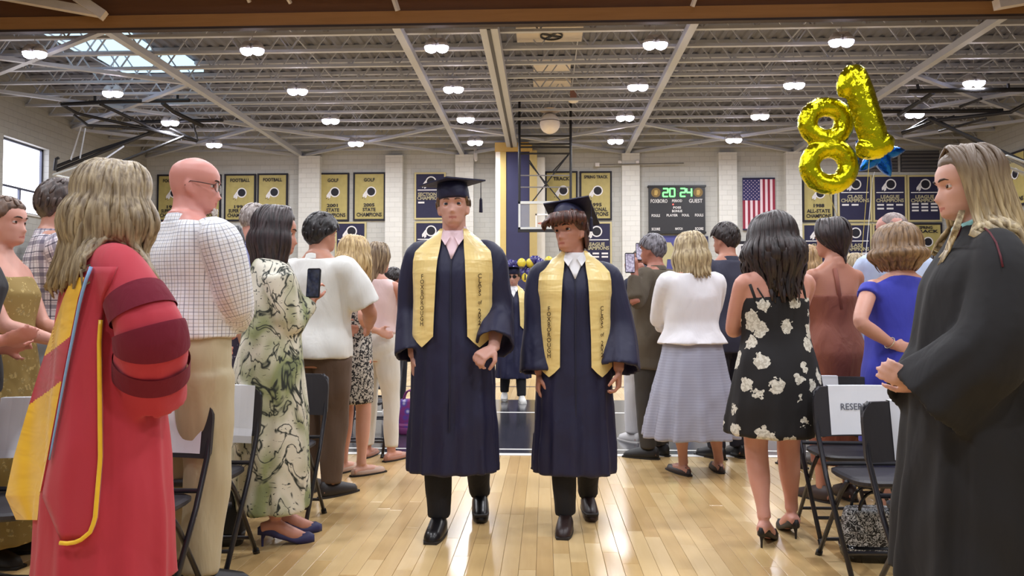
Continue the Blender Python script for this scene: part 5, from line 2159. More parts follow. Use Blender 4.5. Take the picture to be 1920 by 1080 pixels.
# ---- blonde woman in the speckled dress
SD = Person('blonde wavy-haired woman in a black and white speckled dress', 662, 5.6, 1.71, -32, 'f', .92, head=(-6, -2, 0), skin_rgb=(216, 166, 146), voxel=.0115,
            arms={'R': dict(w=(690, 618, 5.55), hint=(.7, -1, -.2), hd=(.1, .7, .3), hn=(-1, 0, 0), curl=.8), 'L': dict(lw=(-.05, .2, .6))})
SD.lower('dress', speckle_cloth((40, 38, 40), (196, 190, 180), 60, .5), [(.30, .098, .082, 0), (.42, .106, .084, -.006), (.52, .108, .080, -.01), (.60, .092, .068, 0), (.65, .086, .064, 0), (.73, .097, .074, .004), (.775, .10, .062, 0), (.80, .094, .052, -.006), (.818, .07, .044, -.01)], amp=.003, holes=1)
SD.long_hair((176, 142, 92), (224, 196, 142), L=.32, n=110, az0=52, bulge=.022, wave=.013, wf=26, w=.017, thick=.018, tipvar=.08, rnd=14)
SD.shoes(plain((190, 160, 140), .5), kind='slipper')

# ---- woman in white trousers with a ponytail
PT = Person('woman with a long ponytail in a pink top and white trousers', 709, 6.15, 1.715, -20, 'f', .98, head=(-14, -2, 0), skin_rgb=(206, 150, 130), voxel=.0115,
            arms={'R': dict(lw=(.13, .22, .60), hint=(.8, -1, -.4)), 'L': dict(lw=(-.1, .22, .6))}, feet={'R': (.075, .0, 0, 10), 'L': (-.075, .03, 0, -10)})
PT.trousers(cloth((226, 222, 212), .8, .3), end=.06, pad=.010, top_=.62)
PT.top('sleeveless_top', cloth((232, 206, 204), .8, .3), z0=.585, z1=.835, sleeve=(0, 0), pad=.014, amp=.004, collar=False)
PT.short_hair((98, 78, 62), (150, 128, 100), t=.012, line_front=.06, line_side=.0)
PT.long_hair((104, 82, 64), (178, 156, 124), L=.40, n=50, az0=70, bulge=.0, wave=.006, w=.012, thick=.013, gather=(0, -.105), tipvar=.12, rnd=9, cap=False, name='ponytail')
PT.shoes(plain((170, 120, 100), .5), kind='slipper')

# ---- black-haired woman half hidden behind the bald man
PB = Person('black-haired woman in a dark paisley dress, half hidden behind the checked shirt', 424, 4.75, 1.695, -40, 'f', 1.0, head=(-8, -2, 0), skin_rgb=(196, 148, 128), voxel=.015)
PB.lower('dress', floral_cloth((62, 54, 74), (150, 140, 158), 24, .32), [(.25, .115, .09, 0), (.5, .11, .084, -.008), (.60, .096, .07, 0), (.73, .10, .074, .004), (.775, .106, .064, 0), (.805, .108, .05, -.006), (.83, .08, .04, -.01)], amp=.003)
PB.long_hair((18, 16, 20), (40, 36, 42), L=.34, n=90, az0=58, bulge=.012, wave=.003, w=.017, thick=.014, rnd=6)
PB.shoes(plain((40, 30, 34), .5))

# ---- grey-haired man behind
GM = Person('grey-haired man in a lavender blue shirt behind the dark-haired woman', 474, 5.3, 1.925, -25, 'm', 1.0, head=(-10, 0, 0), skin_rgb=(206, 152, 138), voxel=.015)
GM.trousers(cloth((60, 62, 76)))
GM.top('shirt', cloth((150, 156, 206), .85, .3), sleeve=(1.9, 1.9), pad=.018, spad=.016)
GM.short_hair((150, 138, 134), (182, 172, 168), t=.008, line_front=.06, line_side=-.01)
GM.shoes(plain((30, 28, 30), .5))

# ---- far-left people
LW = Person('smiling woman in profile in a gold brocade dress, at the left edge', 4, 3.6, 1.715, -86, 'f', 1.0, head=(-4, 2, 0), skin_rgb=(216, 162, 146), voxel=.009, arms={'R': dict(lw=(.06, .20, .60)), 'L': dict(lw=(-.05, .2, .62))})
LW.lower('dress', floral_cloth((150, 126, 70), (188, 164, 104), 30, .34), [(.06, .15, .13, 0), (.3, .135, .115, 0), (.5, .118, .09, -.006), (.60, .098, .074, 0), (.66, .096, .07, 0), (.735, .102, .078, .005), (.765, .104, .066, 0), (.785, .10, .058, -.004)], amp=.004, pleat=.04, pn=9, holes=1)
LW.short_hair((84, 62, 50), (120, 92, 74), t=.012, line_front=.058, line_side=.0)
LW.shoes(plain((40, 34, 30), .5))
SP = Person('person in a black jacket clapping at the extreme left, only hands and sleeve in view', -75, 3.05, 1.74, -70, 'f', 1.05, skin_rgb=(210, 150, 136), voxel=.010,
            arms={'R': dict(w=(4, 640, 3.02), hint=(.7, -1, -.3), hd=(.85, .05, .25), hn=(0, .6, .5), curl=.35), 'L': dict(w=(4, 655, 3.14), hint=(-.7, -1, -.3), hd=(.9, 0, .3), hn=(0, -.6, -.3), curl=.3)})
SP.top('jacket', cloth((34, 33, 38), .85, .4), z0=.48, sleeve=(1.85, 1.85), pad=.024, spad=.022, collar=False)
SP.trousers(cloth((40, 40, 46)))
SP.long_hair((90, 70, 54), L=.15, n=60)
SP.shoes(plain((30, 28, 28), .5))
PM = Person('dark-haired man in a white and navy plaid shirt, left side', 104, 4.15, 1.885, -46, 'm', 1.04, head=(-4, -4, 0), skin_rgb=(200, 150, 132), voxel=.0115, hs=1.08, arms={'R': dict(lw=(.09, .2, .58)), 'L': dict(lw=(-.12, .17, .60))})
PM.trousers(cloth((128, 134, 146)), pad=.02)
PM.belt(.575, plain((60, 46, 42), .5), .02, .022)
PM.top('shirt', grid_cloth((222, 216, 222), [((70, 62, 92), .085, .26, 0, .62), ((52, 46, 72), .085, .07, .5, .8), ((150, 130, 150), .0425, .12, .3, .5)]), z0=.555, sleeve=(1.9, 1.9), pad=.02, spad=.02, amp=.005)
PM.short_hair((58, 46, 44), (92, 76, 70), t=.022, line_front=.05, line_side=-.02, line_back=-.085)
PM.shoes(plain((30, 28, 28), .5))

# ---- right-hand side crowd
CW = Person('blonde woman in a white cardigan and pale grey pleated skirt, seen from behind', 1296, 5.7, 1.735, 14, 'f', 1.2, head=(20, -3, 0), skin_rgb=(206, 154, 136), voxel=.0115, hs=1.06,
            arms={'L': dict(lw=(-.05, .2, .60), hint=(-1, -.8, -.6)), 'R': dict(lw=(.06, .2, .60), hint=(1, -.8, -.5))}, feet={'L': (-.04, .0, 0, -8), 'R': (.13, .02, 0, 14)})
CW.lower('skirt', stripe_cloth((166, 168, 186), (158, 160, 178), .02, .5), [(.155, .168, .135, 0), (.25, .155, .125, 0), (.40, .128, .10, -.006), (.50, .108, .084, -.010), (.56, .100, .078, -.008), (.60, .092, .07, -.003), (.625, .088, .066, 0)], amp=.003, pleat=.075, pn=13, holes=1)
CW.top('cardigan', cloth((236, 234, 238), .9, .3), z0=.545, sleeve=(1.85, 1.85), pad=.032, spad=.018, hem=.034, amp=.006, collar=False)
CW.long_hair((150, 126, 92), (214, 194, 152), L=.20, n=100, az0=55, bulge=.018, wave=.004, w=.017, thick=.018, flare=.02, tipvar=.08, rnd=17)
CW.shoes(plain((60, 50, 50), .5), kind='slipper')

SM = Person('dark-haired man in a navy suit, seen from behind near the scoreboard', 1362, 6.35, 1.885, 22, 'm', 1.08, head=(24, 0, 0), skin_rgb=(196, 140, 118), voxel=.0115, hs=1.05)
SM.trousers(cloth((44, 44, 58)), pad=.02)
SM.top('suit_jacket', cloth((54, 54, 72), .8, .3), z0=.45, sleeve=(1.95, 1.95), pad=.026, spad=.024, hem=.02, amp=.004, collar=True)
SM.short_hair((34, 26, 26), (62, 50, 48), t=.020, line_front=.05, line_side=-.01, line_back=-.08)
SM.shoes(plain((26, 24, 26), .4))

FW = Person('woman with curly dark hair in a black dress with white flowers, seen from behind', 1452, 4.05, 1.655, 10, 'f', 1.13, head=(10, -4, 0), skin_rgb=(214, 158, 142), voxel=.009, hs=1.04,
            arms={'L': dict(w=(1408, 600, 4.3), hint=(-1, -.8, -.5), hd=(.5, .7, .2)), 'R': dict(lw=(.07, .21, .58), hint=(1, -.9, -.4))}, feet={'L': (-.055, -.03, .036, 40), 'R': (.075, .05, .036, 8)})
FD = [(.33, .138, .108, 0), (.42, .130, .102, -.006), (.50, .118, .092, -.010), (.56, .106, .080, -.008), (.615, .094, .070, -.002), (.655, .090, .066, 0), (.70, .094, .070, .003), (.735, .096, .072, .004), (.755, .094, .066, .002)]
fdo = FW.lower('dress', floral_cloth((24, 22, 25), (226, 222, 210), 9.5, .37, (196, 190, 176)), FD, amp=.004, pleat=.03, pn=12, holes=1)
bvb = BVHTree.FromPolygons([v.co for v in FW.body.data.vertices], [p.vertices for p in FW.body.data.polygons])
spm = MB()
for pts in (((1406, 533), (1414, 555), (1424, 588)), ((1420, 540), (1434, 562), (1448, 585)), ((1502, 522), (1508, 548), (1512, 578))):
    spm.tube([hit(FW, bvb, x, y, .004, 3.95) for x, y in pts], .008, 6, flat=.5)
link('shoulder_straps', spm, plain((26, 24, 26), .8), FW.root, smooth=True)
FW.long_hair((30, 22, 24), (58, 44, 44), L=.30, n=150, az0=48, bulge=.030, wave=.018, wf=30, w=.018, thick=.028, tipvar=.12, rnd=19)
FW.shoes(plain((26, 24, 26), .5), heel=.06)

RD = Person('woman with dark tied-back hair in a fitted rust-brown dress', 1562, 4.95, 1.745, 16, 'f', .98, head=(26, -2, 0), skin_rgb=(190, 134, 112), voxel=.0115,
            arms={'L': dict(lw=(-.06, .2, .6)), 'R': dict(lw=(.1, .2, .56), hint=(1, -1, -.3))})
RD.lower('dress', cloth((134, 74, 56), .7, .5, 12), [(.13, .085, .075, 0), (.30, .096, .08, 0), (.42, .106, .086, -.006), (.52, .112, .088, -.014), (.58, .100, .074, -.008), (.64, .085, .062, 0), (.70, .092, .066, .003), (.735, .096, .07, .004)], amp=.005, holes=1)
bvr = BVHTree.FromPolygons([v.co for v in RD.body.data.vertices], [p.vertices for p in RD.body.data.polygons])
spm = MB()
spm.tube([hit(RD, bvr, x, y, .006, 4.9) for x, y in ((1566, 503), (1572, 540), (1578, 580))], .016, 8, flat=.4)
link('dress_tie', spm, cloth((140, 78, 62), .7, .3), RD.root, smooth=True)
RD.long_hair((36, 28, 30), (66, 52, 52), L=.17, n=80, az0=72, bulge=.004, wave=.005, w=.016, thick=.016, in_=.01, gather=(0, -.09), rnd=23)
RD.shoes(plain((60, 44, 40), .5))

HB = Person('balding man in a light blue shirt, upper right', 1676, 5.25, 1.835, 18, 'm', 1.12, head=(22, 0, 0), skin_rgb=(204, 150, 138), voxel=.0115, hs=1.05)
HB.trousers(cloth((70, 72, 84)), pad=.02)
HB.top('shirt', cloth((188, 204, 236), .85, .35), z0=.5, sleeve=(1.9, 1.9), pad=.022, spad=.022, amp=.005)
HB.short_hair((126, 106, 104), (150, 132, 130), t=.003, line_front=.112, line_side=.012, line_back=-.07, rough=.0, bald=1) if False else None
hbm = MB()
HB.cap_mesh(hbm, t=.004, line_front=.20, line_side=.030, line_back=-.07, rough=.0)
link('hair', hbm, hair_mat((128, 110, 106), (156, 140, 136)), HB.root, smooth=True)
HB.shoes(plain((30, 28, 28), .5))

BD = Person('woman with a brown bob in a cobalt blue dress, hand on hip', 1686, 4.45, 1.635, 8, 'f', 1.16, head=(6, -2, 0), skin_rgb=(212, 160, 142), voxel=.009, hs=1.06,
            arms={'L': dict(w=(1676, 648, 4.30), hint=(-1, -.35, .0), hd=(.9, -.05, -.2), hn=(0, .9, 0), curl=.3), 'R': dict(lw=(.12, .16, .58))})
BD.lower('dress', cloth((52, 58, 176), .75, .35, 8), [(.27, .118, .095, 0), (.42, .118, .094, -.004), (.52, .114, .09, -.010), (.60, .102, .078, -.004), (.66, .098, .074, 0), (.735, .106, .078, .005), (.775, .108, .068, 0), (.80, .106, .056, -.006), (.822, .084, .046, -.01), (.84, .05, .04, -.012)], amp=.004,
         sleeves=lambda mb: [BD.limb(mb, [BD.arm[n_]['S'], BD.arm[n_]['S'].lerp(BD.arm[n_]['E'], .28)], [.062, .064]) for n_ in 'LR'], holes=1)
BD.long_hair((110, 82, 56), (150, 118, 82), L=.12, n=130, az0=52, bulge=.022, wave=.003, w=.016, thick=.032, in_=.03, tipvar=.04, rnd=29)
brm = MB()
a_ = BD.arm['L']
dv = (a_['T'] - a_['E']).normalized()
u_ = dv.orthogonal().normalized()
w_ = dv.cross(u_)
brm.tube([a_['T'] - dv * .03 + u_ * .033 * math.cos(t) + w_ * .033 * math.sin(t) for t in np.linspace(0, 2 * math.pi, 25)], .003, 6)
link('bracelet', brm, plain((206, 196, 170), .3, .6), BD.root, smooth=True)
BD.shoes(plain((60, 50, 50), .5), kind='slipper')

PF = Person('blonde person in a pink and green flowered top between the rust and blue dresses', 1602, 6.3, 1.62, 10, 'f', 1.0, head=(8, 0, 0), voxel=.015)
PF.lower('dress', floral_cloth((70, 120, 84), (206, 120, 150), 18, .42), [(.35, .12, .095, 0), (.52, .112, .085, -.01), (.62, .095, .07, 0), (.735, .104, .076, .004), (.775, .108, .066, 0), (.805, .108, .052, -.006), (.83, .08, .042, -.01), (.85, .046, .038, -.012)], amp=.003)
PF.long_hair((140, 120, 92), (190, 170, 134), L=.24, n=80, az0=55, bulge=.012, rnd=31, thick=.014)
PF.shoes(plain((60, 50, 50), .5))
PG = Person('honey-blonde woman mostly hidden behind the curly dark hair', 1512, 6.0, 1.66, 20, 'f', 1.0, head=(14, 0, 0), voxel=.015)
PG.top('blouse', cloth((190, 170, 160), .8), sleeve=(1.2, 1.2))
PG.trousers(cloth((80, 80, 92)))
PG.long_hair((150, 116, 76), (196, 160, 112), L=.22, n=80, bulge=.018, wave=.012, wf=28, rnd=37, thick=.016)
PG.shoes(plain((60, 50, 50), .5))

# phone holders at the aisle
OJ = Person('grey-haired man in an olive jacket raising a phone above the aisle', 1226, 6.35, 1.80, 52, 'm', 1.05, head=(8, 0, 0), skin_rgb=(176, 118, 100), voxel=.0115, hs=1.04,
            arms={'L': dict(w=(1190, 512, 6.05), hint=(-.3, -.2, -1), hd=(-.15, -.1, .95), hn=(0, .9, 0), curl=.8), 'R': dict(w=(1206, 520, 6.55), hint=(.3, -.2, -1), hd=(-.3, 0, .9), hn=(0, .9, 0), curl=.7)})
OJ.trousers(cloth((60, 56, 52)), pad=.02)
OJ.top('jacket', cloth((86, 76, 62), .85, .4), z0=.40, sleeve=(1.9, 1.9), pad=.028, spad=.024, hem=.02, amp=.005)
OJ.short_hair((96, 92, 98), (140, 136, 144), t=.014, line_front=.05, line_side=-.01)
OJ.shoes(plain((30, 28, 28), .5))
phone('phone with a lit screen held by the man in the olive jacket', at(1181, 493, 6.0), 8, -4, True)
NJ = Person('person in a dark navy jacket and white jeans raising a phone at the aisle', 1206, 7.1, 1.74, 38, 'm', .98, head=(10, 0, 0), skin_rgb=(180, 124, 106), voxel=.0115, hs=1.0,
            arms={'L': dict(w=(1196, 500, 6.95), hint=(-.3, -.2, -1), hd=(.0, -.1, .95), hn=(0, .9, 0), curl=.8), 'R': dict(lw=(.06, .24, .66), hint=(.8, -.4, -1))}, feet={'L': (-.06, .02, 0, 8), 'R': (.07, .0, 0, 8)})
NJ.trousers(cloth((220, 218, 220), .8, .4), pad=.022, end=.02)
NJ.top('jacket', cloth((34, 36, 58), .85, .4), z0=.46, sleeve=(1.9, 1.9), pad=.024, spad=.022, hem=.02, amp=.005)
NJ.short_hair((40, 34, 34), t=.014, line_front=.05, line_side=-.01)
NJ.shoes(plain((206, 204, 204), .5), sole=(220, 218, 216))
phone('phone with a lit screen held highest, beside the pilaster', at(1200, 472, 6.92), 6, -4, True)
DK = Person('dark-haired person standing farther back between the ponytail and the tall graduate', 737, 8.6, 1.66, -30, 'f', 1.0, head=(-10, 0, 0), skin_rgb=(160, 104, 84), voxel=.016)
DK.top('blouse', cloth((150, 84, 60), .8), sleeve=(1.2, 1.2))
DK.trousers(cloth((40, 38, 44)))
DK.short_hair((36, 28, 28), t=.016)
DK.shoes(plain((220, 216, 214), .5))
RK = Person('dark-haired person behind the blue dress, beside the long-haired woman', 1742, 6.6, 1.66, 20, 'f', 1.0, head=(10, 0, 0), voxel=.016)
RK.top('blouse', cloth((190, 196, 214), .8), sleeve=(1.6, 1.6))
RK.trousers(cloth((60, 60, 70)))
RK.long_hair((40, 32, 32), L=.16, n=60, rnd=41)
RK.shoes(plain((50, 46, 46), .5))

# ---- seated spectators on the bleachers
seats = [(44, 415, 19.0, (150, 176, 220), (60, 46, 44), 'in a light blue shirt, on the left bleacher beside the smiling face'), (62, 408, 20.5, (186, 190, 210), (140, 120, 100), 'in a pale striped shirt, upper row of the left bleacher'),
         (66, 424, 18.0, (236, 232, 228), (200, 190, 180), 'with white hair, on the left bleacher next to the plaid shirt'), (52, 442, 17.2, (110, 60, 60), (40, 32, 30), 'in a dark red top, lowest on the left bleacher'),
         (1898, 412, 19.0, (206, 120, 140), (60, 44, 40), 'in a pink top, high on the right bleacher'), (1906, 446, 17.6, (44, 42, 52), (36, 30, 30), 'in a dark jacket, on the right bleacher by the blonde hair'), (1890, 470, 17.0, (150, 40, 44), (90, 70, 56), 'in a red top, lowest on the right bleacher'),
         (1914, 490, 16.2, (230, 226, 226), (50, 40, 40), 'in a white top, at the right edge of the right bleacher')]
for px, py, Yp, srgb, hrgb, lab in seats:
    side = -1 if px < 960 else 1
    q = at(px, py, Yp)
    # choose the bleacher row whose step carries the seated head height nearest the picture
    best = min(range(6), key=lambda kk: abs(q.z - (0.42 * (kk + 1) + 0.2 + .80)))
    xa = (XL if side < 0 else XR) - side * (0.75 * (5 - best) + 0.75)
    Xp = xa + side * .22
    dirx = (px - 1021) / F
    Yr = Xp / dirx
    Yr = max(14.4, min(29.0, Yr))
    zs = 0.42 * (best + 1) + 0.2
    S_ = Person('seated spectator ' + lab, px, Yr, 1.68, -90 if side < 0 else 90, random.choice('fm'), 1.0, voxel=.02, X=Xp, Z=zs - .46 * 1.68, seated=True, arms={'L': dict(lw=(-.06, .2, .55)), 'R': dict(lw=(.06, .2, .55))})
    S_.top('shirt', cloth(srgb, .85, .2), sleeve=(1.7, 1.7), z0=.47)
    tmb = MB()
    for nm in 'LR':
        Lg = S_.leg[nm]
        S_.limb(tmb, [Lg['hip'], Lg['knee'], Lg['ank']], [.11, .08, .06])
    S_.garment('trousers', tmb, cloth((60, 62, 76)), voxel=.02, amp=0)
    S_.short_hair(hrgb, t=.018)
    S_.shoes(plain((40, 38, 40), .5))

# ================================================================== FOLDING CHAIRS
M_CH = plain((38, 36, 42), .35, .1, .08, 9)
M_CHP = plain((44, 42, 48), .5, 0, .08, 9)
CW2 = .215
BTOP = .81


def back_y(x, z):
    return -.175 - (z - .58) * .16 - .035 * (1 - (x / CW2) ** 2)


def make_chair():
    root = thing('folding_chair', 'x', 'chair')
    # backrest panel, curved in plan with rounded upper corners
    rings = []
    for z in np.linspace(.575, BTOP, 13):
        f = (z - .575) / (BTOP - .575)
        half = CW2 + .012 - (max(0, f - .62) / .38) ** 3 * .05 - (max(0, .12 - f) / .12) ** 2 * .01
        xs_ = np.linspace(-half, half, 15)
        fr_ = [Vector((x, back_y(x, z) + .011, z)) for x in xs_]
        bk_ = [Vector((x, back_y(x, z) - .011, z)) for x in reversed(xs_)]
        rings.append(fr_ + bk_)
    link('backrest', MB().quad_rings(rings), M_CHP, root, smooth=False)
    rings = []
    for z, ins in ((.415, .012), (.425, 0), (.438, .0), (.446, .014)):
        rings.append([Vector((math.copysign(abs(math.cos(t)) ** .45, math.cos(t)) * (.195 - ins), .04 + math.copysign(abs(math.sin(t)) ** .45, math.sin(t)) * (.19 - ins), z)) for t in np.linspace(0, 2 * math.pi, 33)[:-1]])
    link('seat', MB().quad_rings(rings), M_CHP, root)
    for sd in (-1, 1):
        x = sd * CW2
        link('front_leg', MB().tube([(x * .86, -.222, .805), (x * .98, -.218, .785), (x, -.20, .70), (x, -.165, .58), (x * 1.0, -.07, .40), (x * 1.0, .21, .0)], .0115, 8), M_CH, root, smooth=True)
        link('rear_leg', MB().tube([(x * .93, .12, .425), (x * .93, .05, .36), (x * .93, -.22, .0)], .0105, 8), M_CH, root, smooth=True)
        link('foot_cap', MB().tube([(x, .195, .022), (x, .212, .0)], .016, 8), M_BLACK, root)
        link('foot_cap', MB().tube([(x * .93, -.205, .022), (x * .93, -.222, .0)], .016, 8), M_BLACK, root)
    link('crossbar', MB().tube([(-CW2, .13, .115), (CW2, .13, .115)], .009, 8), M_CH, root)
    link('crossbar', MB().tube([(-CW2 * .93, -.15, .095), (CW2 * .93, -.15, .095)], .009, 8), M_CH, root)
    link('crossbar', MB().tube([(-CW2, -.105, .46), (CW2, -.105, .46)], .010, 8), M_CH, root)
    return root


chair0 = make_chair()
used = [False]


def chair(px, Yb, label, rot=180, X=None):
    o = chair0 if not used[0] else copy_tree(chair0)
    used[0] = True
    x = at(px, 750, Yb).x if X is None else X
    o.location = (x + .2 * math.sin(R(rot)) * 0, Yb - .215, 0)
    o.rotation_euler = (0, 0, R(rot))
    o['label'] = label
    o['group'] = 'black folding chairs in rows'
    return o


def paper(ch, xc, top, w, h, label, text=None, shade=(232, 236, 246), over=.03):
    """sheet hung over a backrest: lies on the front face, folds over the top edge"""
    o = thing('paper_sign', label, 'sign', ch.location, ch.rotation_euler.z, 'paper sheets taped to chairs')
    mb = MB()
    zs = list(np.linspace(top - h, BTOP + .004, 9))
    rows_ = []
    for z in zs:
        rows_.append([Vector((x, back_y(x, max(.575, min(z, BTOP))) + .0135 + (.004 if z < .575 else 0), z)) for x in np.linspace(xc - w / 2, xc + w / 2, 9)])
    rows_.append([p + Vector((0, -.028, .001)) for p in rows_[-1]])
    rows_.append([p + Vector((0, -.003, -over)) for p in rows_[-1]])
    rings = [r_ for r_ in rows_]
    mb.quad_rings(rings, closed=False)
    link('sheet', mb, plain(shade, .6), o)
    if text:
        lt = MB()
        body, z, size, wid, xo = text
        y = back_y(xc + xo, z) + .0175
        add_text(lt, body, size, Matrix.Translation((xc + xo, y, z)) @ TXT, wid, .0004)
        lt.v = [(v[0], back_y(v[0], v[2]) + .0165, v[2]) for v in lt.v]
        link('lettering', lt, plain((96, 100, 114), .7), o)
    return o


C1 = chair(304, 3.16, 'black folding chair with a paper sheet, in front of the khaki trousers')
paper(C1, -.03, BTOP, .30, .216, 'white sheet on the chair in front of the bald man')
C0 = chair(92, 3.16, 'black folding chair behind the red gown at the left, under a white sheet')
paper(C0, .03, BTOP, .34, .24, 'white sheet on the chair left of the red gown')
C2 = chair(408, 3.74, 'black folding chair with a paper sheet in front of the printed dress')
paper(C2, -.04, BTOP, .30, .27, 'white sheet on the chair in front of the printed dress')
chair(546, 4.5, 'black folding chair right behind the printed dress')
chair(690, 6.64, 'black folding chair behind the white trousers')
chair(716, 8.0, 'black folding chair farthest back on the left of the aisle')
R1 = chair(1612, 3.84, 'black folding chair with the reserved sign, right of the flowered dress', 182)
paper(R1, -.005, BTOP - .006, .30, .222, 'white sheet reading reserved on the right-hand chair', ('RESERVED', .712, .043, .185, .0))
R2 = chair(1722, 3.2, 'black folding chair half hidden by the black gown, right foreground', 184)
paper(R2, -.02, BTOP - .004, .235, .225, 'white sheet on the chair beside the black gown', ('RESERVED', .715, .035, .13, -.045))
B3 = chair(1560, 4.42, 'black folding chair just behind the reserved one')
paper(B3, .06, BTOP, .20, .12, 'small white sheet on the chair just behind the reserved one')
B4 = chair(1636, 5.0, 'black folding chair two rows behind the reserved one')
paper(B4, .02, BTOP, .14, .14, 'small white sheet on the chair two rows behind the reserved one')
chair(1770, 4.4, 'black folding chair behind the black gown, below the blue dress')

# ================================================================== BAGS
def bag(label, px, py, w, h, d, mat, mat2, Yb=None, handles=True, name='handbag'):
    c = floor_at(px, py)
    o = thing(name, label, 'bag', (c.x, c.y, 0))
    rings = []
    for z, s_ in ((0, .82), (.02, .92), (h * .25, 1.0), (h * .6, .96), (h * .92, .84), (h, .78)):
        rings.append([Vector((math.copysign(abs(math.cos(t)) ** .5, math.cos(t)) * w / 2 * s_, math.copysign(abs(math.sin(t)) ** .7, math.sin(t)) * d / 2 * s_, z)) for t in np.linspace(0, 2 * math.pi, 37)[:-1]])
    link('bag_body', MB().quad_rings(rings), mat, o, smooth=True)
    rings = []
    for z, s_ in ((-.0, .84), (.02, .945), (h * .33, 1.015)):
        rings.append([Vector((math.copysign(abs(math.cos(t)) ** .5, math.cos(t)) * w / 2 * s_, math.copysign(abs(math.sin(t)) ** .7, math.sin(t)) * d / 2 * s_, z)) for t in np.linspace(0, 2 * math.pi, 37)[:-1]])
    link('bag_base', MB().quad_rings(rings), mat2, o, smooth=True)
    if handles:
        for sd in (-1, 1):
            link('handle', MB().tube([Vector((w * .25 * math.cos(a), sd * d * .3, h * .95 + .10 * math.sin(a))) for a in np.linspace(math.pi, 0, 13)], .008, 8), mat2, o, smooth=True)
    return o


M_BAGP = NT('bag_print')
nb_ = M_BAGP.noise(M_BAGP.obj(), 34, 2, 2.2)
M_BAGP.set(M_BAGP.mix(M_BAGP.math('GREATER_THAN', M_BAGP.math('ABSOLUTE', M_BAGP.math('SUBTRACT', nb_, .5)), .045), lin((196, 196, 196)), lin((26, 26, 28))), .5)
bag('black handbag with white swirl pattern on the floor under the reserved chairs', 1634, 1048, .29, .24, .16, M_BAGP.m, plain((18, 18, 20), .15))
bag('plain black bag on the floor between the left-hand chairs', 428, 1020, .16, .2, .12, plain((26, 26, 30), .6), plain((20, 20, 22), .4))
tot = NT('tote_print')
vo_ = tot.n('ShaderNodeTexVoronoi')
vo_.inputs['Scale'].default_value = 16
tot.l(tot.obj(), vo_.inputs['Vector'])
tot.set(tot.ramp(vo_.outputs['Distance'], [(.15, lin((214, 206, 226))), (.4, lin((70, 60, 150))), (.7, lin((120, 40, 110)))]), .7)
bag('purple and white patterned tote hanging low beside the tall graduate', 768, 815, .22, .34, .12, tot.m, plain((110, 40, 96), .7), name='tote_bag')

# ================================================================== BALLOONS
def foil(rgb, rough=.12):
    t = NT('foil')
    n = t.noise(t.obj(), 26, 4, .6)
    t.set(lin(rgb), rough, 1.0)
    t.bump(n, .35, .02)
    return t.m


M_GFOIL = foil((208, 200, 26), .13)
M_BFOIL = foil((30, 96, 190), .16)


def crinkle(me, amp=.006):
    co, no = get_co(me), get_no(me)
    edge = 1 - np.abs(no[:, 1])
    w = np.sin(60 * co[:, 0] + 9 * np.sin(31 * co[:, 2])) * np.sin(55 * co[:, 2] + 7 * np.sin(27 * co[:, 0]))
    w2 = np.sin(23 * co[:, 0] + 4 * np.sin(17 * co[:, 2])) * .5
    set_co(me, co + no * (amp * (w * edge ** 2 + w2 * .35))[:, None])


def ribbon(root, pts, rgb):
    link('ribbon', MB().tube([root.matrix_world.inverted() @ p if False else p - Vector(root.location) for p in pts], .003, 5), plain(rgb, .4), root)


b8 = thing('number_balloon', 'gold foil balloon shaped like the number 8', 'balloon', at(1549, 272, 7.0))
mb = MB()
for (cx, cz, mj_x, mj_z, r_) in ((-.0, .200, .162, .146, .088), (.022, -.190, .172, .164, .092)):
    pts = [Vector((cx + mj_x * math.cos(a), 0, cz + mj_z * math.sin(a))) for a in np.linspace(0, 2 * math.pi, 41)]
    mb.tube(pts[:-1] + [pts[0]], r_, 18, flat=.95, up=(0, 1, 0))
me = remesh(mb, .014, 4, .5)
crinkle(me, .007)
link('foil_body', me, M_GFOIL, b8, smooth=True)
ribbon(b8, [at(1552, 356, 7.0), at(1575, 420, 7.0), at(1600, 500, 6.9), at(1610, 600, 6.8)], (190, 170, 90))
b1 = thing('number_balloon', 'gold foil balloon shaped like the number 1, tilted', 'balloon', at(1622, 210, 6.8))
L1 = Vector(b1.location)
mb = MB()


def bp(x, y, Y=6.8):
    return at(x, y, Y) - L1


mb.tube([bp(1600, 122), bp(1603, 135), bp(1610, 165), bp(1622, 205), bp(1634, 245), bp(1640, 270)], [.04, .095, .118, .122, .125, .115], 20, flat=.85, up=(0, 1, 0))
mb.tube([bp(1601, 128), bp(1590, 148), bp(1583, 168), bp(1581, 182)], [.07, .085, .075, .04], 16, flat=.85, up=(0, 1, 0))
mb.tube([bp(1616, 296), bp(1620, 284), bp(1642, 274), bp(1662, 264), bp(1670, 256)], [.05, .10, .115, .10, .05], 18, flat=.85, up=(0, 1, 0))
me = remesh(mb, .014, 5, .5)
crinkle(me, .006)
link('foil_body', me, M_GFOIL, b1, smooth=True)
ribbon(b1, [at(1630, 300, 6.8), at(1622, 400, 6.8), at(1612, 520, 6.8), at(1610, 600, 6.8)], (190, 170, 90))
bs_ = thing('star_balloon', 'shiny blue star-shaped foil balloon behind the number 1', 'balloon', at(1648, 288, 7.15))
N = 40
rings = []
for lev in range(-6, 7):
    h_ = lev / 6
    rr = math.sqrt(max(0, 1 - abs(h_) ** 2.2)) * .95 + .04
    ring = []
    for j in range(N):
        a = 2 * math.pi * j / N
        sect = (a / (2 * math.pi / 5)) % 1
        q = abs(sect - .5) * 2
        r_ = .115 + .125 * q ** 1.4
        ring.append(Vector((r_ * rr * math.sin(a + .2), h_ * .085, r_ * rr * math.cos(a + .2))))
    rings.append(ring)
me = MB().quad_rings(rings).mesh('foil_body')
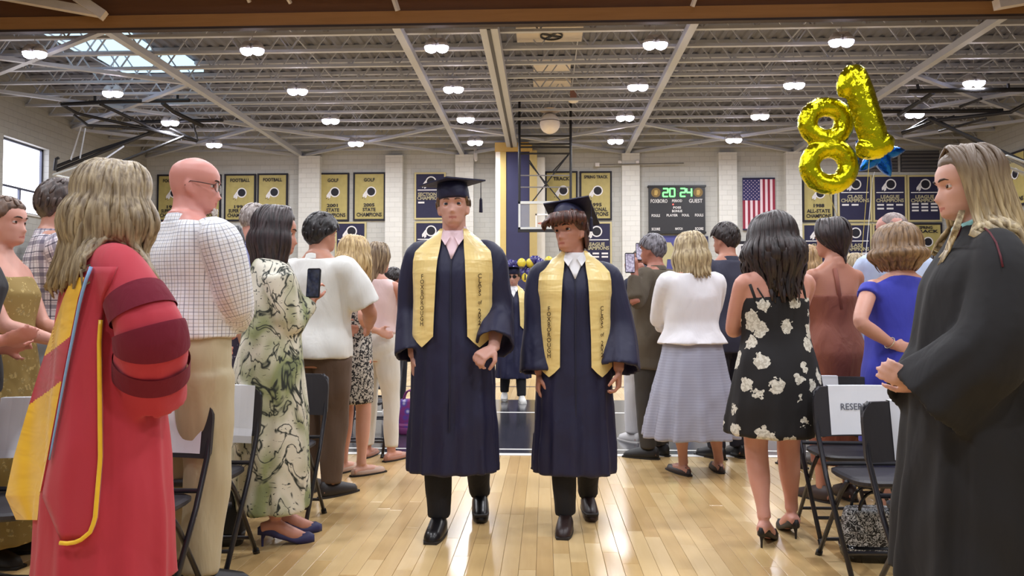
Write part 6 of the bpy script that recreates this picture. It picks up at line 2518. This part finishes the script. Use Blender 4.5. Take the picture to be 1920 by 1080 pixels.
link('foil_body', me, M_BFOIL, bs_, smooth=True)
ribbon(bs_, [at(1640, 322, 7.15), at(1636, 335, 7.15), at(1628, 430, 7.1), at(1612, 600, 6.9)], (214, 214, 220))

M_BNAVY = plain((48, 44, 104), .25)
M_BGOLD = plain((196, 180, 60), .25)
gold_pos = [(978, 493), (994, 493), (1003, 506), (1019, 514), (1029, 489), (1036, 502), (986, 520)]
navy_pos = [(950, 499), (958, 495), (966, 497), (965, 506), (975, 508), (984, 505), (992, 512), (1000, 496 - 8), (1006, 488), (1013, 493), (1020, 500), (1026, 506), (1009, 515), (1001, 519), (1012, 523), (995, 522), (972, 517), (1030, 515), (1034, 511), (980, 513)]
kk = 0
for pos, m, cname in ((gold_pos, M_BGOLD, 'gold'), (navy_pos, M_BNAVY, 'navy')):
    bmesh_ = None
    for i, (x, y) in enumerate(pos):
        c = at(x, y, 24.0 + (i % 3) * .12)
        o = thing('party_balloon', '%s balloon in the navy and gold garland behind the graduates' % cname, 'balloon', c, 0, '%s balloons of the garland' % cname)
        if bmesh_ is None:
            b_ = MB().ball((0, 0, 0), (.135, .135, .15), 16, 10)
            bmesh_ = b_.mesh('skin')
            bmesh_.materials.append(m)
            smooth_mesh(bmesh_)
            kn = MB().tube([(0, 0, -.148), (0, 0, -.16), (0, 0, -.17)], [.012, .008, .016], 8).mesh('knot')
            kn.materials.append(m)
        for nm, md in (('balloon_skin', bmesh_), ('knot', kn)):
            q = bpy.data.objects.new(nm, md)
            COL.objects.link(q)
            q.parent = o
fr_ = thing('balloon_stand', 'dark frame carrying the balloon garland', 'stand', at(990, 520, 24.3))
link('pole', MB().tube([(-.5, 0, -at(990, 520, 24.3).z), (-.5, 0, .1), (-.2, 0, .35), (.3, 0, .4), (.6, 0, .2), (.75, 0, -.1), (.75, 0, -at(990, 520, 24.3).z)], .03, 8), M_BLACK, fr_)
link('base', MB().span(-.7, .95, -.15, .15, -at(990, 520, 24.3).z, -at(990, 520, 24.3).z + .03), M_BLACK, fr_)
